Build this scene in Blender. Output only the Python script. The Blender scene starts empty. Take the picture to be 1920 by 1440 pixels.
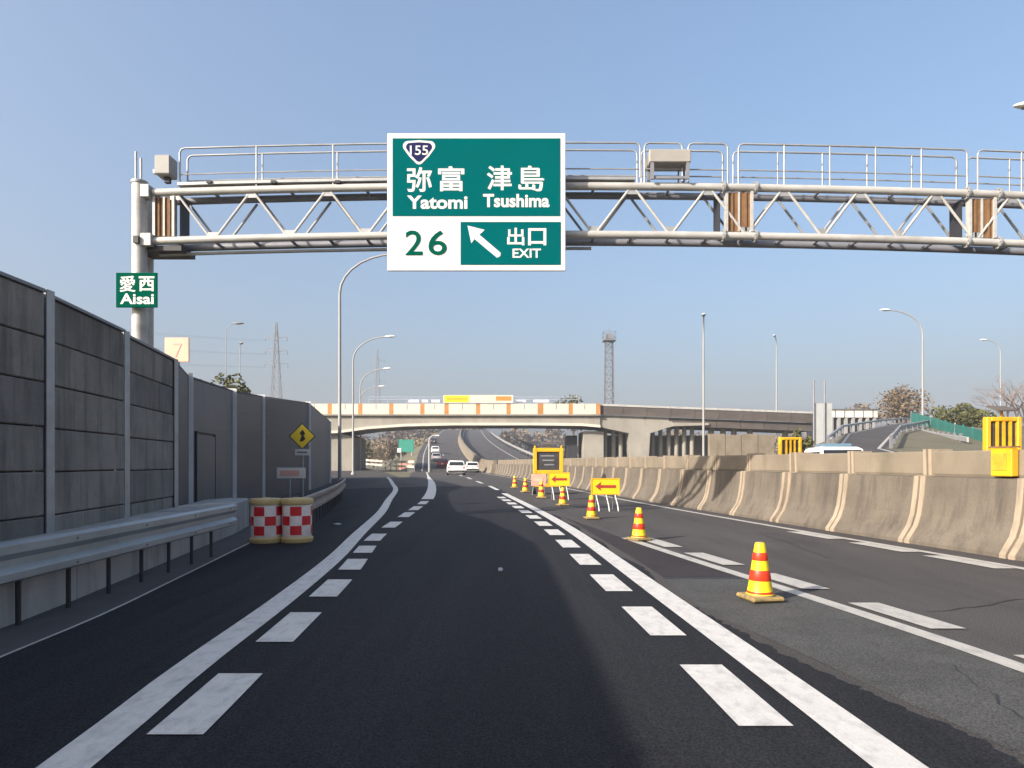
import bpy, bmesh, math, random
from mathutils import Matrix, Vector
R = math.radians
scene = bpy.context.scene
COL = scene.collection
random.seed(7)

# ------------------------------------------------------------------ camera
CAM_H = 1.4          # metres above the road
FPX = 1250.0         # focal length in photo pixels (photo is 1920 wide)
CX, HY = 960.0, 866.0
cam_d = bpy.data.cameras.new('camera')
cam_d.sensor_fit = 'HORIZONTAL'; cam_d.sensor_width = 36.0
cam_d.lens = 36.0 * FPX / 1920.0
cam_d.shift_y = (HY - 720.0) / 1920.0
cam_d.clip_start = 0.1; cam_d.clip_end = 4000
cam = bpy.data.objects.new('camera', cam_d); COL.objects.link(cam)
cam.location = (0, 0, CAM_H); cam.rotation_euler = (R(90), 0, 0)
scene.camera = cam

# ------------------------------------------------------------------ sky, sun, exposure
SUN_EL = R(25.5)
SX, SY = 0.80, 0.60            # shadows fall towards +X +Y: the sun stands behind the camera on the left
w = bpy.data.worlds.new('World'); scene.world = w; w.use_nodes = True
nt = w.node_tree; nt.nodes.clear()
sky = nt.nodes.new('ShaderNodeTexSky'); sky.sky_type = 'NISHITA'; sky.sun_disc = False
sky.sun_elevation = SUN_EL
sky.sun_rotation = math.atan2(-SX, -SY)      # direction to the sun, clockwise from +Y
sky.altitude = 0; sky.air_density = 1.0; sky.dust_density = 9.6; sky.ozone_density = 3.0
bg = nt.nodes.new('ShaderNodeBackground'); bg.inputs['Strength'].default_value = 0.15
out = nt.nodes.new('ShaderNodeOutputWorld')
hs = nt.nodes.new('ShaderNodeHueSaturation'); hs.inputs['Saturation'].default_value = 1.24; hs.inputs['Value'].default_value = 1.62
gm = nt.nodes.new('ShaderNodeGamma'); gm.inputs['Gamma'].default_value = 0.72      # flatter, hazier gradient
nt.links.new(sky.outputs[0], gm.inputs[0]); nt.links.new(gm.outputs[0], hs.inputs['Color']); nt.links.new(hs.outputs[0], bg.inputs[0]); nt.links.new(bg.outputs[0], out.inputs[0])
sun_d = bpy.data.lights.new('sun', 'SUN'); sun_d.energy = 5.0; sun_d.angle = R(0.6); sun_d.color = (1.0, 0.91, 0.80)
sun = bpy.data.objects.new('sun', sun_d); COL.objects.link(sun)
dirv = Vector((SX * math.cos(SUN_EL), SY * math.cos(SUN_EL), -math.sin(SUN_EL)))
sun.rotation_euler = dirv.to_track_quat('-Z', 'Y').to_euler()
sun.location = (-30, -30, 40)
scene.view_settings.view_transform = 'Standard'; scene.view_settings.look = 'None'
scene.view_settings.exposure = 0.78; scene.view_settings.gamma = 1.0
scene.view_settings.use_curve_mapping = False
scene.cycles.max_bounces = 6; scene.cycles.transparent_max_bounces = 8
scene.cycles.volume_bounces = 0

# ------------------------------------------------------------------ measuring helpers
def G(px, py):
    """ground point (z = 0) seen at a photo pixel"""
    y = FPX * CAM_H / (py - HY)
    return ((px - CX) * y / FPX, y)
def P(px, py, y):
    """point at depth y seen at a photo pixel"""
    return ((px - CX) * y / FPX, y, CAM_H + (HY - py) * y / FPX)
def curve(tab):
    """smooth interpolation through (y, x) pairs"""
    ys = [a for a, b in tab]; xs = [b for a, b in tab]; n = len(ys)
    d = [(xs[i+1]-xs[i])/(ys[i+1]-ys[i]) for i in range(n-1)]
    m = [d[0]] + [(d[i-1]+d[i])/2 for i in range(1, n-1)] + [d[-1]]
    def f(y):
        if y <= ys[0]: return xs[0] + d[0]*(y-ys[0])
        if y >= ys[-1]: return xs[-1] + d[-1]*(y-ys[-1])
        i = max(k for k in range(n-1) if ys[k] <= y)
        h = ys[i+1]-ys[i]; t = (y-ys[i])/h
        return ((2*t**3-3*t*t+1)*xs[i] + (t**3-2*t*t+t)*h*m[i] + (-2*t**3+3*t*t)*xs[i+1] + (t**3-t*t)*h*m[i+1])
    return f

# ------------------------------------------------------------------ objects
def tag(o, label=None, cat=None, group=None, kind=None):
    if label: o['label'] = label
    if cat: o['category'] = cat
    if group: o['group'] = group
    if kind: o['kind'] = kind
    return o
def thing(name, label, cat, loc=(0, 0, 0), rotz=0.0, group=None):
    o = bpy.data.objects.new(name, None); COL.objects.link(o)
    o.location = loc; o.rotation_euler = (0, 0, rotz); o.empty_display_size = 0.3
    return tag(o, label, cat, group)
def world_of(p):
    if p is None: return Matrix()
    return world_of(p.parent) @ p.matrix_parent_inverse @ Matrix.LocRotScale(p.location, p.rotation_euler, p.scale)
def adopt(o, parent, world=True):
    """parent a part; its mesh was modelled in world space (or, world=False, in the parent's space)"""
    o.parent = parent
    if world and parent is not None: o.matrix_parent_inverse = world_of(parent).inverted()
    return o
def link_mesh(name, me, parent=None, world=True):
    o = bpy.data.objects.new(name, me); COL.objects.link(o)
    if parent is not None: adopt(o, parent, world)
    return o
def copy_tree(o, parent=None):
    c = o.copy(); COL.objects.link(c); c.parent = parent
    if parent is not None: c.matrix_parent_inverse = o.matrix_parent_inverse.copy()
    for ch in [k for k in o.children]: copy_tree(ch, c)
    return c

class MB:
    """collects faces and builds ONE mesh"""
    def __init__(s): s.v = []; s.f = []; s.mi = []
    def face(s, pts, m=0):
        i = len(s.v); s.v += [tuple(p) for p in pts]; s.f.append(tuple(range(i, i+len(pts)))); s.mi.append(m); return s
    def mesh(s, vs, fs, m=0):
        i = len(s.v); s.v += [tuple(p) for p in vs]
        for f in fs: s.f.append(tuple(i+k for k in f)); s.mi.append(m)
        return s
    def box(s, c, d, rz=0.0, m=0, ch=0.0, rx=0.0):
        hx, hy, hz = d[0]/2, d[1]/2, d[2]/2
        mt = Matrix.Translation(c) @ Matrix.Rotation(rz, 4, 'Z') @ Matrix.Rotation(rx, 4, 'X')
        if ch <= 0:
            vs = [mt @ Vector((x*hx, y*hy, z*hz)) for x in (-1, 1) for y in (-1, 1) for z in (-1, 1)]
            return s.mesh(vs, [(0, 1, 3, 2), (4, 6, 7, 5), (0, 4, 5, 1), (2, 3, 7, 6), (0, 2, 6, 4), (1, 5, 7, 3)], m)
        ch = min(ch, hx*.9, hy*.9, hz*.9); vs = []; ix = {}
        for x in (-1, 1):
            for y in (-1, 1):
                for z in (-1, 1):
                    for a in range(3):
                        p = [x*(hx-ch), y*(hy-ch), z*(hz-ch)]; q = (x*hx, y*hy, z*hz); p[a] = q[a]
                        ix[(x, y, z, a)] = len(vs); vs.append(mt @ Vector(p))
        fs = []
        for a in range(3):
            b, c2 = (a+1) % 3, (a+2) % 3
            for sg in (-1, 1):
                q = []
                for u, v in ((-1, -1), (1, -1), (1, 1), (-1, 1)):
                    k = [0, 0, 0]; k[a] = sg; k[b] = u; k[c2] = v; q.append(ix[(*k, a)])
                fs.append(tuple(q))
            for u in (-1, 1):
                for v in (-1, 1):
                    k0 = [0, 0, 0]; k0[a] = -1; k0[b] = u; k0[c2] = v; k1 = list(k0); k1[a] = 1
                    fs.append((ix[(*k0, b)], ix[(*k1, b)], ix[(*k1, c2)], ix[(*k0, c2)]))
        for x in (-1, 1):
            for y in (-1, 1):
                for z in (-1, 1): fs.append(tuple(ix[(x, y, z, a)] for a in range(3)))
        return s.mesh(vs, fs, m)
    def b2(s, p, q, m=0, ch=0.0):
        return s.box([(a+b)/2 for a, b in zip(p, q)], [abs(b-a) for a, b in zip(p, q)], 0, m, ch)
    def tube(s, pts, r, n=8, m=0, caps=True):
        pts = [Vector(p) for p in pts]; rs = r if isinstance(r, (list, tuple)) else [r]*len(pts)
        rings = []; prev = None
        for i, p in enumerate(pts):
            t = (pts[min(i+1, len(pts)-1)] - pts[max(i-1, 0)]).normalized()
            if prev is None:
                u = t.orthogonal().normalized()
            else:
                u = (prev - t*prev.dot(t)).normalized()
            prev = u; v = t.cross(u)
            rings.append([p + (u*math.cos(2*math.pi*k/n) + v*math.sin(2*math.pi*k/n))*rs[i] for k in range(n)])
        vs = [q for rg in rings for q in rg]; fs = []
        for i in range(len(pts)-1):
            for k in range(n):
                a, b = i*n+k, i*n+(k+1) % n
                fs.append((a, b, b+n, a+n))
        if caps: fs += [tuple(range(n-1, -1, -1)), tuple((len(pts)-1)*n+k for k in range(n))]
        return s.mesh(vs, fs, m)
    def lathe(s, prof, c=(0, 0, 0), n=16, mats=None):
        """prof = [(r, z)]; mats(k, i) -> material index"""
        vs = [(c[0]+r*math.cos(2*math.pi*k/n), c[1]+r*math.sin(2*math.pi*k/n), c[2]+z) for r, z in prof for k in range(n)]
        i0 = len(s.v); s.v += vs
        for i in range(len(prof)-1):
            for k in range(n):
                a, b = i0+i*n+k, i0+i*n+(k+1) % n
                s.f.append((a, b, b+n, a+n)); s.mi.append(mats(k, i) if mats else 0)
        s.f.append(tuple(i0+n-1-k for k in range(n))); s.mi.append(mats(0, 0) if mats else 0)
        s.f.append(tuple(i0+(len(prof)-1)*n+k for k in range(n))); s.mi.append(mats(0, len(prof)-2) if mats else 0)
        return s
    def prism(s, poly, axis, a, b, m=0):
        """poly in the two other axes, extruded along axis from a to b"""
        def p3(p, t):
            q = list(p); q.insert(axis, t); return tuple(q)
        n = len(poly); vs = [p3(p, a) for p in poly] + [p3(p, b) for p in poly]
        fs = [tuple(range(n)), tuple(range(2*n-1, n-1, -1))] + [(i, i+n, (i+1) % n+n, (i+1) % n) for i in range(n)]
        return s.mesh(vs, fs, m)
    def sweep(s, prof, path, closed=True, m=0, caps=True):
        """prof = [(offset to the right of travel, height)], path = [(x, y, z)]"""
        n = len(prof); rings = []
        for i, p in enumerate(path):
            a = Vector(path[max(i-1, 0)]); b = Vector(path[min(i+1, len(path)-1)])
            t = (b-a); t.z = 0; t.normalize(); nr = Vector((t.y, -t.x, 0))
            rings.append([Vector(p) + nr*o + Vector((0, 0, h)) for o, h in prof])
        vs = [q for rg in rings for q in rg]; fs = []
        for i in range(len(path)-1):
            for k in range(n if closed else n-1):
                a, b = i*n+k, i*n+(k+1) % n
                fs.append((a, b, b+n, a+n))
        if closed and caps: fs += [tuple(range(n-1, -1, -1)), tuple((len(path)-1)*n+k for k in range(n))]
        return s.mesh(vs, fs, m)
    def build(s, name, mat, parent=None, smooth=None, world=True, fix=True, raw=False):
        me = bpy.data.meshes.new(name); me.from_pydata(s.v, [], s.f)
        for m in (mat if isinstance(mat, (list, tuple)) else [mat]): me.materials.append(m)
        me.polygons.foreach_set('material_index', s.mi)
        if fix:
            bm = bmesh.new(); bm.from_mesh(me)
            bmesh.ops.recalc_face_normals(bm, faces=bm.faces); bm.to_mesh(me); bm.free()
        if smooth is not None:
            me.shade_smooth(); me.set_sharp_from_angle(angle=R(smooth))
        me.update()
        return me if raw else link_mesh(name, me, parent, world)

# ------------------------------------------------------------------ materials
MATS = {}
def mat(name, col, rough=.6, metal=0.0, var=.12, scale=2.0, stretch=(1, 1, 1), bump=0.0, bscale=60., dark=None, dark_amt=0.0,
        dscale=1.0, dstretch=(1, 1, 1), local=False, spec=.5, speck=0.0, emit=0.0):
    """procedural surface: base colour with uneven tone, optional stain colour in noise shapes, fine relief"""
    m = bpy.data.materials.new(name); m.use_nodes = True; n = m.node_tree.nodes; L = m.node_tree.links
    b = n['Principled BSDF']; b.inputs['Roughness'].default_value = rough; b.inputs['Metallic'].default_value = metal
    b.inputs['Specular IOR Level'].default_value = spec
    if local: co = n.new('ShaderNodeTexCoord').outputs['Object']
    else: co = n.new('ShaderNodeNewGeometry').outputs['Position']
    def noise(sc, st, det=5, ro=.6):
        mp = n.new('ShaderNodeVectorMath'); mp.operation = 'MULTIPLY'; mp.inputs[1].default_value = st
        L.new(co, mp.inputs[0])
        t = n.new('ShaderNodeTexNoise'); t.inputs['Scale'].default_value = sc; t.inputs['Detail'].default_value = det
        t.inputs['Roughness'].default_value = ro
        L.new(mp.outputs[0], t.inputs['Vector']); return t.outputs['Fac']
    def rng(src, a, b2, c, d):
        r = n.new('ShaderNodeMapRange'); r.inputs[1].default_value = a; r.inputs[2].default_value = b2
        r.inputs[3].default_value = c; r.inputs[4].default_value = d; L.new(src, r.inputs[0]); return r.outputs[0]
    def mix(kind, fac, a, b2):
        x = n.new('ShaderNodeMix'); x.data_type = 'RGBA'; x.blend_type = kind
        for k, q in ((0, fac), (6, a), (7, b2)):
            if isinstance(q, (int, float)): x.inputs[k].default_value = q
            elif isinstance(q, tuple): x.inputs[k].default_value = (*q, 1) if len(q) == 3 else q
            else: L.new(q, x.inputs[k])
        return x.outputs[2]
    tone = rng(noise(scale, stretch), .25, .75, 1-var, 1+var)
    cmb = n.new('ShaderNodeCombineColor'); [L.new(tone, cmb.inputs[k]) for k in range(3)]
    c = mix('MULTIPLY', 1.0, tuple(col), cmb.outputs[0])
    if dark is not None:
        f = rng(noise(dscale, dstretch, 6, .65), .48, .72, 0, dark_amt)
        c = mix('MIX', f, c, tuple(dark))
    if speck > 0:
        f = rng(noise(70, (1, 1, 1), 4, .85), .35, .75, 1-speck, 1+speck)
        cm2 = n.new('ShaderNodeCombineColor'); [L.new(f, cm2.inputs[k]) for k in range(3)]
        c = mix('MULTIPLY', 1.0, c, cm2.outputs[0])
    L.new(c, b.inputs['Base Color'])
    if bump > 0:
        bp = n.new('ShaderNodeBump'); bp.inputs['Strength'].default_value = bump; bp.inputs['Distance'].default_value = .01
        L.new(noise(bscale, (1, 1, 1), 6, .7), bp.inputs['Height']); L.new(bp.outputs[0], b.inputs['Normal'])
    if emit > 0:
        b.inputs['Emission Color'].default_value = (*col, 1); b.inputs['Emission Strength'].default_value = emit
    MATS[name] = m; return m
A_OLD = mat('asphalt_old', (.093, .086, .084), .85, var=.20, scale=.55, stretch=(1.8, .25, 1), bump=.8, bscale=120, speck=.75, dark=(.05, .048, .047), dark_amt=.55, dscale=1.1, dstretch=(1.5, .25, 1), spec=.12)
A_NEW = mat('asphalt_new', (.029, .030, .035), .80, var=.26, scale=.6, stretch=(2.2, .18, 1), bump=.9, bscale=120, speck=.85, dark=(.016, .017, .020), dark_amt=.7, dscale=1.4, dstretch=(1.8, .15, 1), spec=.12)
A_PATCH = mat('asphalt_patch', (.045, .039, .042), .85, var=.15, scale=1.5, bump=.5, bscale=140, speck=.5, spec=.12)
A_GREY = mat('asphalt_grey', (.092, .092, .090), .9, var=.16, scale=1.2, bump=.7, bscale=110, speck=.7, dark=(.06, .06, .06), dark_amt=.6, dscale=3., spec=.12)
PAINT = mat('road_paint', (.56, .54, .51), .7, var=.08, scale=6, bump=.25, bscale=150, dark=(.26, .255, .25), dark_amt=.6, dscale=11, dstretch=(1, .5, 1), speck=.12)
PAINT_OLD = mat('worn_road_paint', (.42, .40, .365), .75, var=.10, scale=5, bump=.3, bscale=150, dark=(.26, .25, .25), dark_amt=.75, dscale=8, dstretch=(1, .5, 1), speck=.2)
GROUND = mat('dry_grass_ground', (.115, .10, .062), .95, var=.30, scale=.25, bump=.8, bscale=6, dark=(.075, .085, .035), dark_amt=.8, dscale=.12)
DIRT = mat('gutter_concrete', (.060, .055, .056), .9, var=.2, scale=2, bump=.3, bscale=60)
C_PANEL = mat('concrete_panel', (.225, .205, .180), .9, var=.32, scale=1.4, bump=.5, bscale=30, dark=(.085, .078, .072), dark_amt=.9, dscale=2.6, dstretch=(2.0, 2.0, .22), speck=.25)
C_PANEL2 = mat('concrete_panel_darker', (.170, .156, .141), .9, var=.32, scale=1.6, bump=.5, bscale=30, dark=(.075, .07, .066), dark_amt=.9, dscale=3.0, dstretch=(2.0, 2.0, .2), speck=.25)
C_FOOT = mat('concrete_footing', (.36, .345, .325), .9, var=.18, scale=.9, bump=.3, bscale=50, dark=(.17, .162, .15), dark_amt=.8, dscale=1.3, dstretch=(2, 2, .4))
M_PANEL = mat('grey_metal_panel', (.105, .105, .108), .55, .2, var=.14, scale=.7, stretch=(1, 1, .4), dark=(.06, .06, .066), dark_amt=.5, dscale=1.3, dstretch=(1, 1, .25))
M_PANEL_D = mat('dark_metal_panel', (.052, .050, .060), .55, .2, var=.14, scale=.7, stretch=(1, 1, .4))
GALV = mat('galvanised_steel', (.34, .345, .35), .48, .35, var=.14, scale=3, dark=(.20, .19, .18), dark_amt=.5, dscale=2.5)
GALV_W = mat('weathered_galvanised_tube', (.42, .41, .39), .55, .1, var=.12, scale=2, dark=(.20, .18, .155), dark_amt=.5, dscale=2.2, dstretch=(.6, 1, 1.5))
GALV_D = mat('dull_steel', (.22, .22, .24), .6, .3, var=.15, scale=3)
RAIL = mat('guard_rail_steel', (.33, .355, .37), .42, .5, var=.16, scale=2.2, stretch=(1, .5, 2), dark=(.24, .25, .25), dark_amt=.5, dscale=2)
RUST = mat('rusty_plate', (.185, .098, .042), .85, .0, var=.15, scale=9, dark=(.10, .055, .03), dark_amt=.7, dscale=7)
BLACK = mat('black_rubber', (.018, .018, .018), .6, var=.1)
CHARCOAL = mat('charcoal_steel', (.03, .03, .035), .6, .2, var=.15)  # even dark grey shared by posts, brackets, copings and housings
S_WHITE = mat('sign_white', (.62, .60, .58), .45, var=.03, scale=1.5)
S_TEAL = mat('sign_green', (.000, .092, .097), .5, var=.06, scale=1.0, spec=.0)
S_GREEN2 = mat('sign_green_small', (.000, .070, .043), .5, var=.06, scale=1.0, spec=.0)
S_INK = mat('sign_dark_green_ink', (.000, .075, .050), .5, var=.05, spec=0)
S_NAVY = mat('sign_navy', (.020, .022, .075), .5, var=.05, spec=0)
S_PEACH = mat('faded_peach_board', (.66, .40, .29), .6, var=.08, scale=3)
S_PEACH2 = mat('faded_red_stroke', (.62, .34, .28), .6, var=.1, scale=3)
YELLOW = mat('sign_yellow', (.72, .50, .01), .5, var=.06, scale=3)
YELLOW_D = mat('machine_yellow', (.66, .36, .01), .5, var=.15, scale=2, dark=(.35, .18, .02), dark_amt=.5, dscale=3)
CONE_Y = mat('cone_yellow', (.80, .62, .01), .5, var=.10, scale=9, dark=(.42, .30, .02), dark_amt=.6, dscale=8, dstretch=(1, 1, .5))
CONE_R = mat('cone_red', (.66, .040, .008), .45, var=.10, scale=9, dark=(.30, .02, .01), dark_amt=.5, dscale=8)
CONE_B = mat('cone_base_rubber', (.27, .19, .07), .8, var=.3, scale=12, dark=(.06, .05, .04), dark_amt=.7, dscale=9)
DRUM_R = mat('drum_red', (.55, .012, .018), .4, var=.12, scale=5)
DRUM_W = mat('drum_white', (.74, .66, .62), .45, var=.08, scale=5, dark=(.4, .33, .28), dark_amt=.5, dscale=6)
DRUM_Y = mat('drum_tan_plastic', (.50, .37, .16), .6, var=.15, scale=5, dark=(.22, .14, .05), dark_amt=.6, dscale=5)
REDINK = mat('sign_red', (.32, .03, .02), .5, var=.1)
B_PANEL = mat('bridge_cream_panel', (.60, .53, .43), .55, var=.06, scale=.6, dark=(.62, .50, .36), dark_amt=.35, dscale=.9, dstretch=(1, 1, .3))
B_RUST = mat('bridge_rust_post', (.42, .19, .055), .7, .1, var=.2, scale=1.2)
B_CONC = mat('bridge_concrete', (.27, .25, .215), .9, var=.16, scale=.35, dark=(.19, .17, .15), dark_amt=.6, dscale=.5, dstretch=(1, 1, .3), bump=.3, bscale=8)
B_DARK = mat('bridge_dark_fascia', (.075, .062, .055), .85, var=.25, scale=.5, dark=(.15, .12, .10), dark_amt=.5, dscale=.8, dstretch=(.3, 1, 1.5))
BAR_C = mat('barrier_clean_concrete', (.31, .25, .182), .9, var=.12, scale=1.6, bump=.4, bscale=60, dark=(.13, .105, .08), dark_amt=.6, dscale=2.4, dstretch=(2, 2, .4))
BAR_T = mat('barrier_upper_concrete', (.195, .160, .118), .9, var=.20, scale=.9, bump=.4, bscale=60, dark=(.12, .105, .072), dark_amt=.7, dscale=1.3, dstretch=(1, 1, .5))
BAR_D = mat('barrier_stained_concrete', (.132, .110, .085), .92, var=.30, scale=.9, bump=.7, bscale=35, speck=.3, dark=(.056, .046, .038), dark_amt=.85, dscale=1.5, dstretch=(2.2, 2.2, .16))
BAR_S = mat('barrier_patch_concrete', (.20, .175, .155), .92, var=.2, scale=1.3, bump=.4, bscale=60)
POST_L = mat('pale_post_steel', (.62, .62, .64), .5, .0, var=.06)
LAMP_W = mat('lamp_head_white', (.80, .80, .80), .35, var=.03)
POLE_P = mat('pale_steel_pole', (.29, .285, .28), .6, .0, var=.06)
PYLON = mat('pylon_steel', (.16, .165, .18), .6, .3, var=.08)
FENCE_G = mat('green_mesh_fence', (.02, .16, .13), .6, var=.15, scale=.6)
LEAF_O = mat('olive_leaves', (.085, .085, .022), .8, var=.40, scale=1.2)
LEAF_D = mat('dark_green_leaves', (.045, .062, .020), .8, var=.40, scale=1.2)
LEAF_B = mat('brown_dry_leaves', (.15, .105, .06), .85, var=.40, scale=1.0)
LEAF_T = mat('tan_dry_reeds', (.21, .165, .105), .9, var=.35, scale=.6)
BARK = mat('bark', (.085, .068, .055), .9, var=.25, scale=4)
TWIG = mat('grey_brown_twigs', (.15, .115, .10), .9, var=.2, scale=4)
CAR_W = mat('white_car_paint', (.84, .82, .78), .25, var=.02, spec=.6)
CAR_R = mat('dark_red_car_paint', (.20, .012, .018), .25, var=.03, spec=.6)
CAR_K = mat('dark_blue_car_paint', (.02, .022, .035), .25, var=.03, spec=.6)
CAR_S = mat('silver_car_paint', (.45, .46, .48), .3, .3, var=.03)
GLASS = mat('tinted_car_glass', (.012, .014, .016), .08, var=.05, spec=.8)
GLASS_B = mat('sky_blue_van_glass', (.10, .17, .23), .08, var=.05, spec=.8)
TAIL = mat('tail_lamp_red', (.55, .02, .015), .3, var=.05)
LED = mat('unlit_display_panel', (.045, .045, .048), .35, var=.3, scale=5)
PINK = mat('pink_orange_board', (.80, .32, .24), .55, var=.12, scale=3)
ORANGE = mat('orange_lettering', (.85, .20, .03), .55, var=.1)
BLUEGREY = mat('blue_grey_mesh', (.30, .34, .42), .6, var=.1)
SIGN_FAR = mat('far_sign_green', (.02, .22, .16), .5, var=.1)
WALL_W = mat('white_building_wall', (.66, .62, .56), .8, var=.08, scale=.4)
WIRE = mat('cable_grey', (.12, .12, .13), .6, var=.02)
# ================================================================== THE SETTING
# reference lines of the road, x as a function of distance y (metres, camera at the origin)
LA = curve([(-12, 1.80), (0, 1.80), (3, 1.77), (7, 1.58), (14.7, 1.14), (28, -.20), (38, -1.25), (47, -2.42), (58, -3.8), (80, -6.9), (106, -10.2), (141, -14.6), (200, -20.5), (300, -27.5), (420, -34)])   # line on the right of our lane
LL = curve([(-12, -1.85), (0, -1.95), (3.05, -2.04), (4.4, -2.17), (6.5, -2.30), (9.67, -2.57), (12.5, -2.92), (18.6, -3.64), (24, -4.45), (33.7, -5.88), (41.7, -7.45), (60, -11.2), (80, -16), (103, -24)])  # edge line of exit ramp
LM = curve([(-2, -1.50), (3.4, -1.72), (5.2, -1.84), (7, -1.96), (8.6, -2.10), (10.3, -2.30), (12.3, -2.52), (15, -2.66), (17.9, -2.79), (20.3, -2.90), (22.7, -3.02), (26.9, -3.34), (43.75, -5.28), (60, -7.5), (92, -11.8)])
LB = curve([(-10, 4.0), (4.5, 3.45), (5.8, 3.26), (7.26, 3.0), (9.0, 2.66), (11.5, 2.20), (14, 1.8)])
LC = curve([(-12, 8.1), (0, 7.5), (5, 7.1), (8.66, 6.68), (10.3, 6.40), (13.8, 5.76), (20.6, 4.66), (24.6, 4.08), (34.3, 2.95), (47, 1.30), (58, -.15), (80, -3.2), (106, -6.5), (141, -10.9), (200, -16.8), (300, -23.8), (420, -30.3)])
WF = curve([(-14, -4.20), (5.57, -4.28), (8, -4.62), (10.7, -5.05), (13.5, -5.5), (20, -7.3), (26, -8.9), (34, -9.9), (44, -11.8), (70, -19), (103, -32)])  # foot of the left wall
def RB(y): return LC(y) + .62                                            # toe of the concrete median barrier
def RZ(y):
    d = max(0., y - 85)
    return .00125*d*d if d < 30 else 1.125 + .075*(d-30)
def ys(a, b, st):
    n = max(1, int(round((b-a)/st))); return [a + (b-a)*i/n for i in range(n+1)]
def ribbon(mb, fl, fr, y0, y1, st, z, m=0, zf=RZ):
    yy = ys(y0, y1, st)
    vs = [p for y in yy for p in ((fl(y), y, zf(y)+z), (fr(y), y, zf(y)+z))]
    return mb.mesh(vs, [(2*i, 2*i+1, 2*i+3, 2*i+2) for i in range(len(yy)-1)], m)

# ground: one sheet to the horizon
gx = [-900, -300, -120, -60, -30, -15, 0, 12, 25, 45, 80, 150, 400, 900]; gy = [-60, -20, 0, 20, 40, 60, 90, 130, 200, 320, 520, 900]
mb = MB(); nx = len(gx)
mb.mesh([(x, y, -.06) for y in gy for x in gx], [(j*nx+i, j*nx+i+1, (j+1)*nx+i+1, (j+1)*nx+i) for j in range(len(gy)-1) for i in range(nx-1)])
tag(mb.build('ground', GROUND, fix=False), 'flat dry grassland around the motorway', kind='structure')

# main carriageway with all its surfaces and painted marks as parts
mb = MB()
ribbon(mb, lambda y: WF(y)-.2 if y < 46 else max(WF(46)-.2, LA(y)-8.2+.0*y) if y < 60 else LA(y)-5.2, lambda y: RB(y)+.3, -14, 430, 1.5, 0)
road = tag(mb.build('road', A_OLD, fix=False), 'grey asphalt carriageway of the motorway', kind='structure')
def sheet(name, fl, fr, y0, y1, st, z, m, parent=road, label=None):
    o = ribbon(MB(), fl, fr, y0, y1, st, z).build(name, m, parent, fix=False)
    if label: o['label'] = label
    return o
rj = random.Random(3)
JAG = {round(y*20): rj.uniform(-.035, .035) for y in [k/20 for k in range(-300, 1200)]}
jag = curve([(-12, 2.6), (0, 2.45), (3.1, 2.34), (3.9, 2.19), (5, 1.99), (6.2, 1.74), (8, 1.72), (12, 1.5), (16, 1.25), (24, .35), (37, -.9)])
def jagged(y): return jag(y) + JAG.get(round(y*20), 0)*(1 if y < 9 else .4) + .05*math.sin(y*2.3)
sheet('new_asphalt', lambda y: WF(y)+.42 if y < 34 else WF(34)+.42+(LM(y)-WF(34)-.42)*min(1, (y-34)/4), jagged, -14, 38, .05, .004, A_NEW, label='dark fresh asphalt of the open lane')
sheet('asphalt_patch', lambda y: jag(y)+.12, lambda y: max(jag(y)+.13, min(LB(y)-.05, jag(y)+1.0)), 8.05, 17, .5, .006, A_PATCH, label='dark purple-brown asphalt patch')
sheet('grey_strip', lambda y: jag(y)+.10, lambda y: LB(y)-.02, -12, 8.0, .25, .0035, A_GREY, label='light grey coarse asphalt strip')
sheet('gutter', lambda y: WF(y)-.1, lambda y: WF(y)+.55+.012*max(0, y-5), -14, 24, .5, .0045, DIRT)
sheet('gutter_edge', lambda y: WF(y)+.56+.012*max(0, y-5), lambda y: WF(y)+.59+.013*max(0, y-5), -14, 11.5, .5, .009, PAINT_OLD)
def line(name, f, w, y0, y1, m=PAINT, z=.010, st=.6, label=None):
    wf = w if callable(w) else (lambda y: w)
    return sheet(name, lambda y: f(y)-wf(y)/2, lambda y: f(y)+wf(y)/2, y0, y1, st, z, m, label=label)
line('edge_line', LL, .25, -12, 60, label='solid white line along the left of our lane into the exit ramp')
line('edge_line', LA, .25, -12, 29.5, label='solid white line along the right of our lane')
line('edge_line', LB, .17, -10, 12.2, PAINT_OLD, label='worn white line under the cones')
line('edge_line', LC, .16, -12, 86, PAINT_OLD, label='worn white line beside the concrete barrier')
line('edge_line', LM, lambda y: .45 if y < 44 else max(.16, .45-.012*(y-44)), 24.9, 90, PAINT, .011, label='white line on the gore of the exit')
line('edge_line', lambda y: LA(y)-4.0, .2, 92, 400, PAINT_OLD, st=4)
def mark(f, off, wd, y0, y1, m=PAINT, name='slow_down_mark'):
    o = sheet(name, lambda y: f(y)+off-wd/2, lambda y: f(y)+off+wd/2, y0, y1, .6, .011, m); return o
for a, b in [(-.1, .9), (1.65, 2.6), (3.4, 4.38), (5.15, 6.16), (6.88, 7.88), (8.6, 9.55), (10.2, 11.05), (11.75, 12.9), (14.1, 15.5), (16.8, 18.4), (19.2, 20.9), (21.9, 23.6)]:
    mark(LM, 0, .29, a, b)
for k in range(14):
    y0 = 1.68 + 1.83*k
    mark(LA, -.415, .29, y0, y0+1.06)
for a, b in [(2.0, 3.05), (3.78, 4.8), (5.56, 6.58), (7.3, 8.32), (9.0, 10.2), (10.9, 12.2)]: mark(LB, .34, .30, a, b, PAINT_OLD)
for a, b in [(6.9, 8.1), (8.7, 9.9), (10.3, 11.5), (12.05, 13.3)]: mark(LC, -.24, .28, a, b, PAINT_OLD)
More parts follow.
